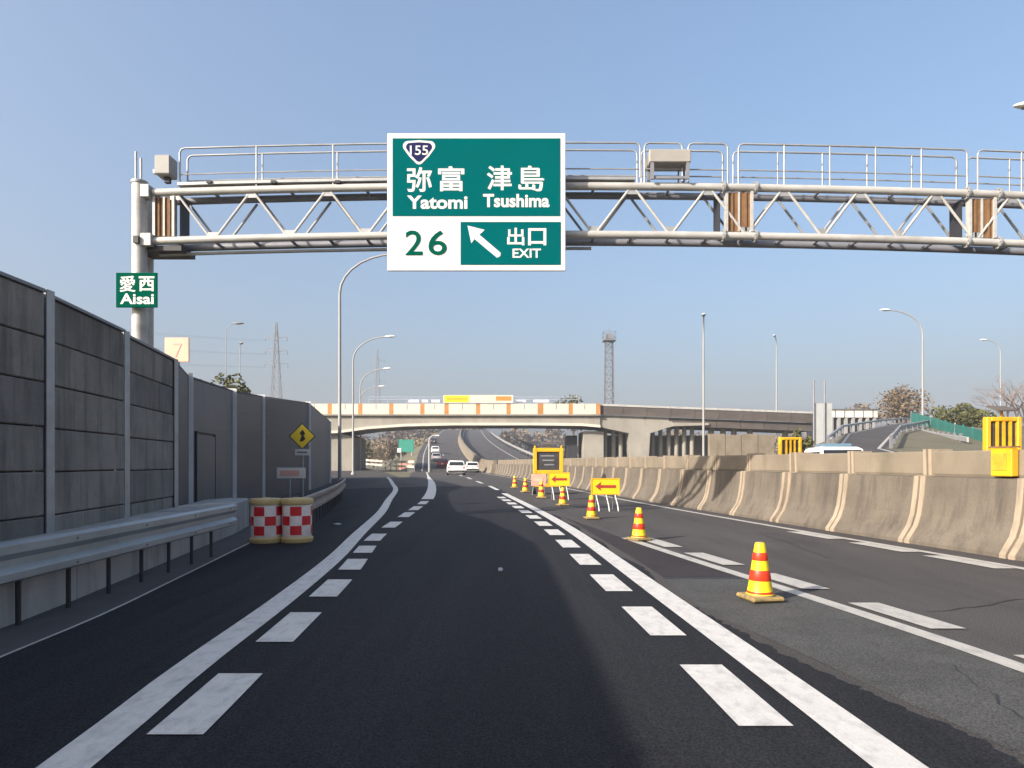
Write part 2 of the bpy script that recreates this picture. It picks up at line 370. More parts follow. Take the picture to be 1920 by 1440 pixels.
for a, b in [(33, 38.5), (43, 48), (54, 60), (66, 72), (80, 86), (94, 100), (108, 114), (122, 128), (136, 142)]: mark(LA, 0, .22, a, b, PAINT, 'lane_dash')

# sealed cracks and a paving joint in the old asphalt
rc = random.Random(21)
for (x0, y0, x1, y1, wd) in ((3.9, 6.2, 5.6, 7.0, .010), (4.6, 9.5, 4.9, 13.5, .009), (2.7, 3.3, 3.0, 4.6, .008), (5.3, 4.8, 6.4, 5.1, .008)):
    n_ = 9; up = []; dn = []
    for k in range(n_+1):
        t_ = k/n_; xx = x0+(x1-x0)*t_+rc.uniform(-.05, .05); yy_ = y0+(y1-y0)*t_+rc.uniform(-.06, .06); q = wd*rc.uniform(.4, 1.2)*(.3+.7*math.sin(math.pi*min(max(t_, .05), .95)))
        up.append((xx-q, yy_+q, .0055)); dn.append((xx+q, yy_-q, .0055))
    MB().mesh(up+dn, [(k, k+n_+1, k+n_+2, k+1) for k in range(n_)]).build('crack_seal', A_PATCH if wd < 0 else BLACK, road, fix=False)
sheet('paving_joint', lambda y: jag(8.02)+.10, lambda y: LB(8.02)-.05, 7.985, 8.055, .07, .0075, BLACK)

# ground rising under the far road
mb = MB()
for s_ in (-1, 1):
    e = (lambda y: LA(y)-5.2) if s_ < 0 else (lambda y: RB(y)+20)
    ribbon(mb, (lambda y: e(y)-1.8*RZ(y)-.5) if s_ < 0 else (lambda y: e(y)), (lambda y: e(y)) if s_ < 0 else (lambda y: e(y)+1.8*RZ(y)+.5), 86, 430, 6, 0)
yy = ys(86, 430, 6)
i0 = len(mb.v)
for k in range(len(mb.v)):
    x, y, z = mb.v[k]
    if s_ and (x < LA(y)-5.25 or x > RB(y)+20.05): mb.v[k] = (x, y, -.07)
tag(mb.build('embankment', GROUND, fix=False), 'dry grass banks of the climbing motorway', kind='structure')

# opposite carriageway, climbing beyond the bridge
mb = MB(); ribbon(mb, lambda y: RB(y)+.95, lambda y: RB(y)+12.5, -14, 430, 3, -.004)
road2 = tag(mb.build('opposite_road', A_OLD, fix=False), 'asphalt of the opposite carriageway', kind='structure')
sheet('edge_line', lambda y: RB(y)+1.5, lambda y: RB(y)+1.7, -14, 400, 4, .006, PAINT_OLD, road2)
sheet('edge_line', lambda y: RB(y)+9.4, lambda y: RB(y)+9.6, -14, 400, 4, .006, PAINT_OLD, road2)

# exit ramp bearing left
rl = curve([(24, -9.0), (34, -10.2), (44, -12), (60, -17), (80, -25), (103, -40), (112, -52)]); rr = curve([(24, -6), (38, -6.0), (60, -10.2), (80, -14.8), (95, -19), (108, -27), (116, -40)])
mb = MB(); ribbon(mb, rl, rr, 36, 112, 2, -.008)
tag(mb.build('exit_ramp', A_OLD, fix=False), 'asphalt exit ramp bearing left under the bridge', kind='structure')

# entry ramp on the right, climbing to the bridge on its bank
ra = [(13.5, 24, 1.0), (16.8, 35, 2.1), (26, 52, 3.6), (40, 72, 5.3), (53, 90, 6.7), (75, 118, 8.0)]
rb_ = [(17.0, 24, 1.0), (19.6, 35, 2.1), (30, 52, 3.6), (45, 72, 5.3), (60, 90, 6.7), (84, 118, 8.0)]
mb = MB(); n = len(ra)
mb.mesh(ra + rb_, [(i, i+n, i+n+1, i+1) for i in range(n-1)])
ramp = tag(mb.build('entry_ramp', A_OLD, fix=False), 'asphalt entry ramp climbing towards the bridge on the right', kind='structure')
mb = MB(); lo = [(x-3.2*1.4-z*1.2, y+1, -.07) for x, y, z in ra]; hi = [(x+14+z, y-8, z*.75) for x, y, z in rb_]; lo2 = [(x+34+3*z, y-12, -.07) for x, y, z in rb_]
d = lambda L_: [(x, y, z-.02) for x, y, z in L_]
vs = lo + d(ra) + d(rb_) + hi + lo2
mb.mesh(vs, [(k*n+i, (k+1)*n+i, (k+1)*n+i+1, k*n+i+1) for k in range(4) for i in range(n-1)])
mb.face([lo[0], lo2[0], hi[0], d(rb_)[0], d(ra)[0]])
tag(mb.build('ramp_bank', GROUND, fix=False), 'dry grass bank under the entry ramp', kind='structure')
mb = MB()
for L_, o_ in ((ra, .35), (rb_, -.35)):
    pts = [(x+o_, y, z+.006) for x, y, z in L_]
    mb.mesh([(x-.09, y, z) for x, y, z in pts] + [(x+.09, y, z) for x, y, z in pts], [(i, i+n, i+n+1, i+1) for i in range(n-1)])
mb.build('edge_line', PAINT_OLD, ramp, fix=False)

# ------------------------------------------------------------------ concrete median barrier
def barrier_mesh(ln, name):
    lower = [(0, 0), (0, .06), (.05, .13), (.17, .30), (.24, .50), (.29, .80), (.32, 1.14), (.52, 1.16), (.52, 1.58), (.86, 1.58), (.90, 1.14), (.90, 0)]
    mb = MB(); h = ln/2 - .012; rim = .105
    def prof(o): return [(y-o if y < .5 else y, z) for y, z in lower]
    mb.prism([(y, z) for y, z in lower[:8]] + [(.88, 1.16), (.90, 0)], 0, -h+rim, h-rim, 0)
    pr = [(y-.022, z) for y, z in lower[:6]] + [(.30, 1.155), (.52, 1.17), (.88, 1.17), (.90, 0)]
    for a, b in ((-h, -h+rim), (h-rim, h)): mb.prism(pr, 0, a, b, 1)
    mb.prism([(.50, 1.158), (.48, 1.20), (.48, 1.56), (.50, 1.58), (.84, 1.58), (.86, 1.56), (.87, 1.158)], 0, -h+.07, h-.07, 2)
    for a, b in ((-h, -h+.07), (h-.07, h)): mb.prism([(.46, 1.168), (.45, 1.62), (.88, 1.62), (.88, 1.168)], 0, a, b, 1)
    return mb.build(name, [BAR_D, BAR_C, BAR_T], raw=True)
bm2 = barrier_mesh(1.95, 'block')
def along(f, y, step):
    """next y so that the chord is step long"""
    lo_, hi_ = y, y+step
    for _ in range(30):
        mid = (lo_+hi_)/2
        if math.hypot(f(mid)-f(y), mid-y) < step: lo_ = mid
        else: hi_ = mid
    return lo_
barr = thing('concrete_median_barrier', 'long sunlit concrete median barrier with stained sloping face beside the cones', 'barrier', (RB(8), 8, 0))
y = -12.0; gap_done = False
while y < 76:
    if not gap_done and y > 14.9: y += .10; gap_done = True      # dark slit between two blocks
    y2 = along(RB, y, 1.97)
    o = link_mesh('block', bm2, barr)
    o.location = ((RB(y)+RB(y2))/2, (y+y2)/2, (RZ(y)+RZ(y2))/2 + .001)
    o.rotation_euler = (0, 0, math.atan2(y2-y, RB(y2)-RB(y)) + math.pi)
    o.rotation_euler = (0, 0, math.atan2(y2-y, RB(y2)-RB(y)) + (math.pi if True else 0))
    y = y2
barr2 = thing('concrete_median_barrier', 'far concrete median barrier winding uphill beyond the bridge', 'barrier', (RB(82), 82, 0))
y = 81.0
pf = [(0, 0), (.2, .35), (.3, 1.15), (.45, 1.2), (.45, 1.6), (.85, 1.6), (.9, 0)]
while y < 330:
    st = 4.0 + (y-80)*.02; y2 = y+st
    MB().sweep(pf, [(RB(t), t, RZ(t)) for t in (y, y+st/2, y2-.04)]).build('block', BAR_T, barr2); y = y2
# ================================================================== LEFT WALL, FOOTING, GUARD RAILS
WALL = [(-5.02, -13.6, 3.34), (-5.03, -11.5, 3.34), (-5.04, -9.4, 3.34), (-5.05, -7.3, 3.33), (-5.06, -5.2, 3.33), (-5.07, -3.1, 3.32), (-5.08, -1.0, 3.32), (-5.10, 1.1, 3.31), (-5.12, 3.25, 3.30), (-5.16, 5.4, 3.29),
        (-5.27, 7.5, 3.28), (-5.62, 9.6, 3.23), (-6.12, 12.0, 3.19)]
WALL2 = [(-6.12, 12.0, 3.19), (-7.08, 14.5, 3.23), (-8.0, 19, 3.39), (-9.4, 25, 3.82), (-10.1, 33, 4.28), (-11.8, 43, 4.0), (-15.4, 56, 3.9)]
wall = thing('noise_wall', 'tall grey concrete panel wall with steel posts along the left verge', 'wall', (-5.3, 7.5, 0))
def wall_panel(a, b, z0, z1, mtl, parent, th=.10, off=0.0, name='panel', ch=.012, e=.07):
    ax, ay = a[:2]; bx, by = b[:2]; L_ = math.hypot(bx-ax, by-ay); ang = math.atan2(by-ay, bx-ax)
    nx_, ny_ = -math.sin(ang), math.cos(ang)
    return MB().box(((ax+bx)/2-nx_*off, (ay+by)/2-ny_*off, (z0+z1)/2), (L_-2*e, th, z1-z0), ang, 0, ch).build(name, mtl, parent)
def h_post(p, parent, zb=0.3, mtl=None, ang=0.0, w_=.13, ext=.05):
    mb = MB()
    c, s_ = math.cos(ang), math.sin(ang)
    for d_ in (-.055, .075): mb.box((p[0]+d_*c, p[1]+d_*s_, (zb+p[2]+ext)/2), (.012, w_, p[2]+ext-zb), ang)
    mb.box((p[0]+.01*c, p[1]+.01*s_, (zb+p[2]+ext-.01)/2), (.12, .010, p[2]+ext-.01-zb), ang)
    return mb.build('post', mtl or GALV, parent)
rw = random.Random(11)
for i in range(len(WALL)-1):
    a, b = WALL[i], WALL[i+1]; zt = (a[2]+b[2])/2; z = .30; k = 0; rows = 6; hh = (zt-.30)/rows
    for k in range(rows):
        wall_panel(a, b, z+.007, z+hh-.007, rw.choice((C_PANEL, C_PANEL, C_PANEL2)), wall, .11, rw.uniform(-.008, .008)); z += hh
    wall_panel(a, b, .32, zt-.01, BLACK, wall, .02, -.075, 'backing', 0)  # unseen black sheet, added to stop sun leaking through the panel joints
    MB().box(((a[0]+b[0])/2, (a[1]+b[1])/2, zt+.02), (math.hypot(b[0]-a[0], b[1]-a[1])-.13, .16, .035), math.atan2(b[1]-a[1], b[0]-a[0])).build('coping', GALV_D, wall)
for p in WALL[:-1]: h_post(p, wall)
h_post((WALL[-1][0]+.03, WALL[-1][1]-.06, WALL[-1][2]), wall)
wall2 = thing('noise_wall', 'dark metal panel wall bending away behind the red and white drums', 'wall', (-8, 19, 0))
for i in range(len(WALL2)-1):
    a, b = WALL2[i], WALL2[i+1]
    L_ = math.hypot(b[0]-a[0], b[1]-a[1]); ang = math.atan2(b[1]-a[1], b[0]-a[0])
    mt_ = [M_PANEL_D, M_PANEL, M_PANEL_D, M_PANEL_D, M_PANEL, M_PANEL][i]
    rows = 6 if i != 1 else 3
    for k in range(rows):
        vs = []
        mb = MB(); nx_, ny_ = -math.sin(ang)*.05, math.cos(ang)*.05
        ex, ey = math.cos(ang)*.08, math.sin(ang)*.08
        A = (a[0]+ex, a[1]+ey, -.06+(a[2]+.06)*k/rows+.0012, -.06+(a[2]+.06)*(k+1)/rows-.0012)
        B = (b[0]-ex, b[1]-ey, -.06+(b[2]+.06)*k/rows+.0012, -.06+(b[2]+.06)*(k+1)/rows-.0012)
        vs = [(A[0]+s_*nx_, A[1]+s_*ny_, A[q]) for s_ in (-1, 1) for q in (2, 3)] + [(B[0]+s_*nx_, B[1]+s_*ny_, B[q]) for s_ in (-1, 1) for q in (2, 3)]
        mb.mesh(vs, [(0, 1, 3, 2), (4, 6, 7, 5), (0, 4, 5, 1), (2, 3, 7, 6), (0, 2, 6, 4), (1, 5, 7, 3)])
        mb.build('panel', mt_, wall2)
    if i == 1:   # service door in the lighter bay
        mid = ((a[0]*.70+b[0]*.30), (a[1]*.70+b[1]*.30)); 
        dn = thing('service_door', '', '') if False else None
        d_ = MB().box((mid[0]+math.sin(ang)*.075, mid[1]-math.cos(ang)*.075, 1.15), (1.7, .03, 1.75), ang, 0, .008).build('door', M_PANEL, wall2)
        fr = MB()
        for s_ in (-.89, .89): fr.box((mid[0]+math.sin(ang)*.075+s_*math.cos(ang), mid[1]-math.cos(ang)*.075+s_*math.sin(ang), 1.17), (.03, .04, 1.85), ang)
        fr.box((mid[0]+math.sin(ang)*.075, mid[1]-math.cos(ang)*.075, 2.08), (1.70, .04, .03), ang)
        fr.build('door_frame', CHARCOAL, d_)
    mb = MB().mesh([(a[0]-.03, a[1], a[2]+.01), (a[0]+.05, a[1], a[2]+.01), (a[0]+.05, a[1], a[2]+.05), (a[0]-.03, a[1], a[2]+.05), (b[0]-.03, b[1], b[2]+.01), (b[0]+.05, b[1], b[2]+.01), (b[0]+.05, b[1], b[2]+.05), (b[0]-.03, b[1], b[2]+.05)],
                   [(0, 1, 2, 3), (7, 6, 5, 4), (0, 4, 5, 1), (1, 5, 6, 2), (2, 6, 7, 3), (3, 7, 4, 0)])
    mb.build('coping', CHARCOAL, wall2)
for i, p in enumerate(WALL2[1:]):
    q = WALL2[i]; h_post((p[0], p[1], p[2]), wall2, .02, POST_L, ang=math.atan2(p[1]-q[1], p[0]-q[0]), w_=.26, ext=.10)

foot = thing('concrete_footing', 'low concrete footing wall under the left guard rail', 'wall', (-4.5, 7, 0))
y = -13.0
while y < 14.5:
    y2 = along(WF, y, 1.98)
    pr = [(.0, 0), (.0, .58), (-.03, .61), (-.40, .62), (-.90, .58), (-.90, 0)]
    MB().sweep(pr, [(WF(y+.006), y+.006, 0), (WF((y+y2)/2), (y+y2)/2, 0), (WF(y2-.008), y2-.008, 0)]).build('footing_block', C_FOOT, foot); y = y2

W_BEAM = [(0, .41), (.055, .435), (.055, .495), (.0, .545), (.0, .60), (.055, .655), (.055, .72), (.0, .745), (-.008, .74), (.045, .715), (.045, .66), (-.01, .605), (-.01, .54), (.045, .49), (.045, .44), (-.008, .415)]
def guard_rail(name, label, f, y0, y1, step, mtl=None, dz=0.0, post_step=.68, z0=0.0, prof=None, zf=None, hpost=.70):
    zf = zf or (lambda y: 0.0)
    t = thing(name, label, 'guard rail', (f((y0+y1)/2), (y0+y1)/2, 0))
    y = y0
    while y < y1-.2:
        y2 = min(y1, y+step)
        MB().sweep(prof or W_BEAM, [(f(q), q, zf(q)+dz) for q in ys(y, y2-.004, .7 if step < 6 else 3)]).build('beam', mtl or RAIL, t, smooth=35); y = y2
    for q in ys(y0, y1-.3, 1.3):
        for dz_ in (.465, .69):
            MB().lathe([(.001, -.012), (.016, -.010), (.016, .006), (.001, .010)], (f(q)+.056, q, zf(q)+dz+dz_), 6).build('bolt', GALV_D, t)
    y = y0+.35
    while y < y1:
        MB().tube([(f(y)-.12, y, zf(y)+z0), (f(y)-.12, y, zf(y)+hpost+dz)], .022, 8).build('post', CHARCOAL, t, smooth=40)
        MB().box((f(y)-.055, y, zf(y)+.57+dz), (.10, .06, .16)).build('bracket', GALV_D, t); y += post_step
    return t
GRF = curve([(-14, -4.02), (5.3, -4.10), (8, -4.20), (10.5, -4.34)])
guard_rail('guard_rail', 'grey steel guard rail in front of the concrete wall, left foreground', GRF, -13, 10.4, 4.0)
MB_e = MB().lathe([(.001, .43), (.06, .45), (.06, .72), (.001, .74)], (GRF(10.45)+.005, 10.46, 0), 10)
GR2 = curve([(12.2, -3.86), (16, -4.5), (20.5, -5.35), (28, -7.0), (36, -8.8)])
guard_rail('guard_rail', 'dull guard rail running back from the red and white drums', GR2, 12.35, 27, 4.0, mat('dull_brown_rail', (.24, .20, .17), .7, .1, var=.25, scale=2, dark=(.36, .20, .12), dark_amt=.6, dscale=1.5))

# ------------------------------------------------------------------ cushion drums
def drum():
    t = thing('crash_drum', '', 'drum')
    n_ = 24
    MB().lathe([(.262, 0), (.275, .03), (.275, .075), (.25, .10)], n=n_).build('base', DRUM_Y, t, smooth=35, world=False)
    MB().lathe([(.245, .10), (.252, .12), (.252, .645), (.245, .66)], n=n_, mats=lambda k, i: 0).build('body', DRUM_W, t, smooth=35, world=False)
    zs = [.135, .30, .465, .63]
    for r_ in range(3):
        for k in range(8):
            if (k+r_) % 2 == 0: continue
            mb = MB(); m_ = 3; a0 = 2*math.pi*(k+.02)/8; a1 = 2*math.pi*(k+.98)/8
            vs = [(.2555*math.cos(a0+(a1-a0)*j/m_), .2555*math.sin(a0+(a1-a0)*j/m_), z) for z in (zs[r_]+.004, zs[r_+1]-.004) for j in range(m_+1)]
            mb.mesh(vs, [(j, j+1, j+m_+2, j+m_+1) for j in range(m_)])
            mb.build('red_patch', DRUM_R, t, smooth=60, world=False, fix=False)
    MB().lathe([(.25, .655), (.272, .662), (.278, .69), (.274, .735), (.258, .758), (.09, .765), (.06, .775)], n=n_).build('lid', DRUM_Y, t, smooth=35, world=False)
    return t
d0 = drum(); d0.location = (*G(499, 1017), 0.0); d0.location.z = .005; d0.rotation_euler.z = .25
d0['label'] = 'red and white checkered crash drum nearer the wall'
d1 = copy_tree(d0); d1.location = (*G(557, 1016), .005); d1.rotation_euler.z = .62; d1['label'] = 'red and white checkered crash drum nearer the lane'
for d_ in (d0, d1): d_['group'] = 'checkered crash drums'

# ------------------------------------------------------------------ traffic cones
def cone():
    t = thing('traffic_cone', '', 'cone')
    mb = MB().box((0, 0, .025), (.365, .365, .05), 0, 0, .018); mb.lathe([(.155, .05), (.15, .062)], n=20); mb.build('base', CONE_B, t, smooth=30, world=False)
    rr_ = lambda z: .132 - (.132-.052)*(z-.06)/(.60-.06)
    MB().lathe([(.145, .052), (rr_(.06), .075)] + [(rr_(z), z) for z in (.15, .25, .35, .45, .55)] + [(.052, .585), (.044, .60), (.030, .602)], n=20).build('body', CONE_Y, t, smooth=40, world=False)
    for a, b in ((.066, .094), (.205, .315), (.415, .50)):
        MB().lathe([(rr_(a)+.0015, a), (rr_(a)+.0035, a+.004), (rr_(b)+.0035, b-.004), (rr_(b)+.0015, b)], n=20).build('red_band', CONE_R, t, smooth=40, world=False)
    MB().lathe([(.036, .600), (.034, .606), (.02, .607)], n=12).build('rim', CONE_B, t, smooth=40, world=False)
    return t
c0 = cone()
CONES = [((1425, 1126), 'large yellow and red cone in the foreground, nearest to the camera', .18), ((1198, 1014), 'yellow and red cone second nearest, at the tip of the worn line', .5), ((1109, 973), 'yellow and red cone just left of the nearer arrow board', .1),
         ((1055, 948), 'yellow and red cone in front of the farther arrow board', .3), ((1015, 934), 'yellow and red cone below the pink board', .0), ((985, 923), 'small yellow cone, second farthest in the row', .4), ((965, 915), 'small yellow cone farthest down the row', .2)]
for i, (px, lb, rz) in enumerate(CONES):
    o = c0 if i == 0 else copy_tree(c0)
    x, y = G(*px); o.location = (x, y, .013 if i < 2 else .006); o.rotation_euler.z = rz; o['label'] = lb; o['group'] = 'cones closing the right lane'
    s_ = .58/.607*(1 if i < 4 else 1.12); o.scale = (s_, s_, s_)

# ------------------------------------------------------------------ arrow boards on the road
def arrow_board(label, x, y, wd, z0, z1):
    t = thing('arrow_board', label, 'road sign', (x, y, 0), 0, 'yellow arrow boards')
    h = z1-z0; zc = (z0+z1)/2
    MB().box((x, y, zc), (wd, .035, h), 0, 0, .012).build('board', YELLOW, t)
    f = MB(); 
    for s_ in (-1, 1): f.box((x+s_*(wd/2-.015), y-.002, zc), (.03, .055, h+.012), 0)
    for s_ in (-1, 1): f.box((x, y-.002, zc+s_*(h/2-.008)), (wd-.06, .051, .026), 0)
    f.build('frame', YELLOW_D, t)
    a = wd*.36; b = h*.27; c = h*.085; tx = x-a
    pl = [(tx, zc), (tx+.17, zc+b), (tx+.14, zc+c), (x+a, zc+c), (x+a, zc-c), (tx+.14, zc-c), (tx+.17, zc-b)]
    MB().prism([(p_[0], p_[1]) for p_ in pl], 1, y-.030, y-.020).build('arrow', REDINK, t)
    for dx in (-.33, .02, .33):
        MB().tube([(x+dx*wd, y+.01, z0+.02), (x+dx*wd+.03, y-.04, z0*.72), (x+dx*wd+.06, y-.15, z0*.35), (x+dx*wd+.07, y-.22, .006)], .017, 8).build('front_leg', S_WHITE, t, smooth=50)
    for dx in (-.3, .3): MB().tube([(x+dx*wd, y+.02, z0+.1), (x+dx*wd, y+.30, .006)], .014, 6).build('rear_leg', GALV, t, smooth=50)
    return t
x, y, z = P(1135, 912, 19.0); arrow_board('yellow arrow board with a red left arrow, nearer one', x, 19.0, .82, CAM_H+(HY-927)*19/FPX, CAM_H+(HY-897)*19/FPX)
x, y, z = P(1048, 900, 24.6); arrow_board('yellow arrow board with a thin left arrow, farther one', x, 24.6, .80, CAM_H+(HY-911)*24.6/FPX, CAM_H+(HY-886)*24.6/FPX)

def board_trailer(label, x, y, wd, z0, z1, bars=0, name='display_trailer', solar=True, zg=0.0):
    """solar powered yellow display: frame, dark panel, bars, solar sheet, mast, chassis, wheels"""
    t = thing(name, label, 'display board', (x, y, zg), 0, 'yellow roadworks displays')
    h = z1-z0; e = wd*.13; zc = (z0+z1)/2
    fr = MB()
    for s_ in (-1, 1): fr.box((x+s_*(wd/2-e/2), y, zc), (e, .16, h), 0, 0, .02)
    for s_ in (-1, 1): fr.box((x, y, zc+s_*(h/2-e/2)), (wd-2*e+.01, .155, e), 0, 0, .02)
    fr.build('frame', YELLOW_D, t)
    MB().box((x, y+.02, zc), (wd-2*e+.02, .06, h-2*e+.02)).build('display', LED, t)
    for k in range(bars):
        MB().box((x-wd/2+e+(wd-2*e)*(k+1)/(bars+1), y-.05, zc), (wd*.06, .05, h-2*e)).build('bar', YELLOW_D, t)
    if not bars:
        for k in range(3):
            MB().box((x+.04*(k-1), y-.016, zc+h*.2-k*h*.17), (wd*(.45-.06*k), .012, h*.05)).build('dim_row', GALV_D, t)
        for s_ in (-1, 1): MB().lathe([(.001, -.03), (.05, -.03), (.05, .05), (.001, .07)], (x+s_*(wd/2-e*.5), y, z1+.035), 10).build('beacon', YELLOW_D, t, smooth=40)
    if solar:
        MB().box((x+.03, y+.05, z1+.20), (wd*.55, .42, .03), 0, 0, 0, R(18)).build('solar_panel', B_DARK, t)
        MB().tube([(x+.03, y+.06, z1-.05), (x+.03, y+.06, z1+.19)], .03, 8).build('solar_post', YELLOW_D, t, smooth=50)
    for s_ in (-.25, .25): MB().box((x+s_*wd, y+.12, (z0+.1+zg+.35)/2), (.07, .07, z0+.1-zg-.35)).build('mast', YELLOW_D, t)
    MB().box((x, y+.15, zg+.38), (wd*.9, .9, .14), 0, 0, .02).build('chassis', YELLOW_D, t)
    for s_ in (-1, 1):
        MB().tube([(x+s_*wd*.40, y+.2, zg+.24), (x+s_*wd*.40+s_*.14, y+.2, zg+.24)], .236, 16).build('wheel', BLACK, t, smooth=40)
    return t
yb = 29.0; x, _, z = P(1028, 863, yb)
board_trailer('yellow framed display trailer standing among the farthest cones', x, yb, 57/FPX*yb, P(0, 889, yb)[2], P(0, 840, yb)[2])
x, _, _ = P(1010, 900, 28.0)
pb = thing('pink_board', 'pink and orange board leaning before the yellow display trailer', 'road sign', (x, 28.0, 0))
MB().box((x, 28.0, P(0, 900, 28)[2]), (.62, .04, .50), 0, 0, .01).build('board', PINK, pb)
MB().box((x-.02, 27.97, P(0, 900, 28)[2]), (.40, .012, .14)).build('pale_stripe', S_PEACH, pb)
for s_ in (-.22, .22): MB().tube([(x+s_, 28.01, .40), (x+s_*1.2, 28.05, .006)], .018, 8).build('leg', GALV, pb, smooth=50)
board_trailer('yellow barred display trailer behind the barrier near the bush', P(1481, 0, 21)[0], 21.0, 42/FPX*21, 1.45, P(0, 820, 21)[2], 3, solar=False)
board_trailer('yellow barred display trailer at the right edge of the picture', P(1879, 0, 15.5)[0], 15.5, 66/FPX*15.5, 1.62, P(0, 782, 15.5)[2], 3)

t = thing('yellow_cabinet', 'small yellow cabinet standing on the barrier ledge at the right edge', 'cabinet', (7.47, 10.15, 1.17))
MB().box((RB(10.1)+.405, 10.1, 1.39), (.13, .36, .42), .17, 0, .012).build('case', YELLOW_D, t)
MB().box((RB(10.1)+.335, 10.11, 1.40), (.012, .24, .26), .17).build('door', mat('grimy_yellow', (.50, .30, .02), .6, var=.3, scale=7, dark=(.25, .12, .03), dark_amt=.8, dscale=9, dstretch=(1, 1, .4)), t)
MB().box((RB(10.1)+.40, 10.1, 1.625), (.16, .40, .025), .17).build('cap', RUST, t)

# ------------------------------------------------------------------ signs by the drums
def glyphs(body, x0, z0, x1, z1, y, mtl, parent, bold=.0, name='lettering', th=.002):
    """flat letters fitted to a box in the plane y = const, facing the camera"""
    cu = bpy.data.curves.new('lettering', 'FONT'); cu.body = body; cu.offset = bold; cu.resolution_u = 4
    to = bpy.data.objects.new('lettering', cu); COL.objects.link(to)
    dg = bpy.context.evaluated_depsgraph_get(); dg.update()
    me = bpy.data.meshes.new_from_object(to.evaluated_get(dg))
    bpy.data.objects.remove(to); bpy.data.curves.remove(cu)
    xs = [v.co.x for v in me.vertices]; zs = [v.co.y for v in me.vertices]
    ax, bx, az, bz = min(xs), max(xs), min(zs), max(zs)
    for v in me.vertices:
        v.co = ((v.co.x-ax)/(bx-ax)*(x1-x0)+x0, y, (v.co.y-az)/(bz-az)*(z1-z0)+z0)
    me.materials.clear(); me.materials.append(mtl); me.polygons.foreach_set('material_index', [0]*len(me.polygons))
    bm = bmesh.new(); bm.from_mesh(me)
    g = bmesh.ops.extrude_face_region(bm, geom=bm.faces[:]); bmesh.ops.translate(bm, vec=(0, -th, 0), verts=[e for e in g['geom'] if isinstance(e, bmesh.types.BMVert)])
    bmesh.ops.recalc_face_normals(bm, faces=bm.faces)
    for f_ in bm.faces: f_.smooth = False
    for e_ in bm.edges: e_.smooth = False
    bm.to_mesh(me); bm.free(); me.name = name
    return link_mesh(name, me, parent)
yd = 26.0; x, _, z = P(567, 818, yd)
t = thing('warning_sign', 'yellow diamond warning sign with black symbol on a grey pole', 'road sign', (x, yd, 0))
s_ = .52; MB().prism([(x-s_, z), (x, z+s_), (x+s_, z), (x, z-s_)], 1, yd, yd-.02).build('plate', CHARCOAL, t)
s_ = .47; MB().prism([(x-s_, z), (x, z+s_), (x+s_, z), (x, z-s_)], 1, yd-.022, yd-.03).build('face', mat('warning_yellow', (.85, .60, .03), .5, var=.05), t)
MB().prism([(x-.10, z-.20), (x-.02, z+.02), (x-.10, z+.12), (x+.02, z+.26), (x+.12, z+.10), (x+.05, z+.03), (x+.13, z-.10), (x+.02, z-.20)], 1, yd-.032, yd-.038).build('symbol', BLACK, t)
MB().tube([(x, yd+.05, 0), (x, yd+.05, z+.3)], .04, 10).build('pole', GALV, t, smooth=50)
zz = P(0, 848, yd)[2]
MB().box((x, yd-.01, zz), (.56, .03, .24), 0, 0, .005).build('lower_plate', S_WHITE, t)
MB().box((x, yd-.028, zz), (.40, .006, .06)).build('plate_marking', GALV_D, t)
yd = 19.5; x, _, z = P(546, 887, yd)
t = thing('notice_sign', 'small white sign with a faded red panel on a thin post behind the drums', 'road sign', (x, yd, 0))
MB().box((x, yd, z), (.84, .03, .31), 0, 0, .006).build('plate', S_WHITE, t)
MB().box((x-.04, yd-.02, z), (.56, .01, .15)).build('red_panel', S_PEACH2, t)
MB().tube([(x-.05, yd+.04, 0), (x-.05, yd+.04, z+.1)], .03, 8).build('post', GALV, t, smooth=50)
y_ = 17.0; x, _, z = P(332, 656, y_)
t = thing('peach_board', 'square faded peach sign with a diagonal stroke rising behind the left wall', 'road sign', (x, y_, 0))
MB().box((x, y_, z), (.62, .04, .62), 0, 0, .01).build('plate', S_PEACH, t)
MB().prism([(x-.05, z-.18), (x-.01, z-.18), (x+.13, z+.15), (x+.08, z+.18), (x-.10, z+.16), (x-.10, z+.13), (x+.07, z+.13)], 1, y_-.022, y_-.028).build('stroke', S_PEACH2, t)
MB().tube([(x, y_+.06, 0), (x, y_+.06, z+.2)], .04, 8).build('post', GALV, t, smooth=50)

# small litter on the asphalt
for (px, py), lb, sc in (((938, 1071), 'small white scrap lying on the dark open lane', .035), ((632, 984), 'pale flat scrap lying on the left shoulder', .10)):
    x, y = G(px, py); r3 = random.Random(px); mb = MB()
    top = [(x+sc*math.cos(a)*r3.uniform(.7, 1.3), y+2*sc*math.sin(a)*r3.uniform(.6, 1.2), .009+r3.uniform(.006, .03)) for a in [k*math.pi/3 for k in range(6)]]
    mb.mesh([(a, b, .006) for a, b, c in top] + top, [(5, 4, 3, 2, 1, 0), (6, 7, 8, 9, 10, 11)] + [(k, (k+1) % 6, (k+1) % 6+6, k+6) for k in range(6)])
    tag(mb.build('litter', GALV), lb, 'litter')
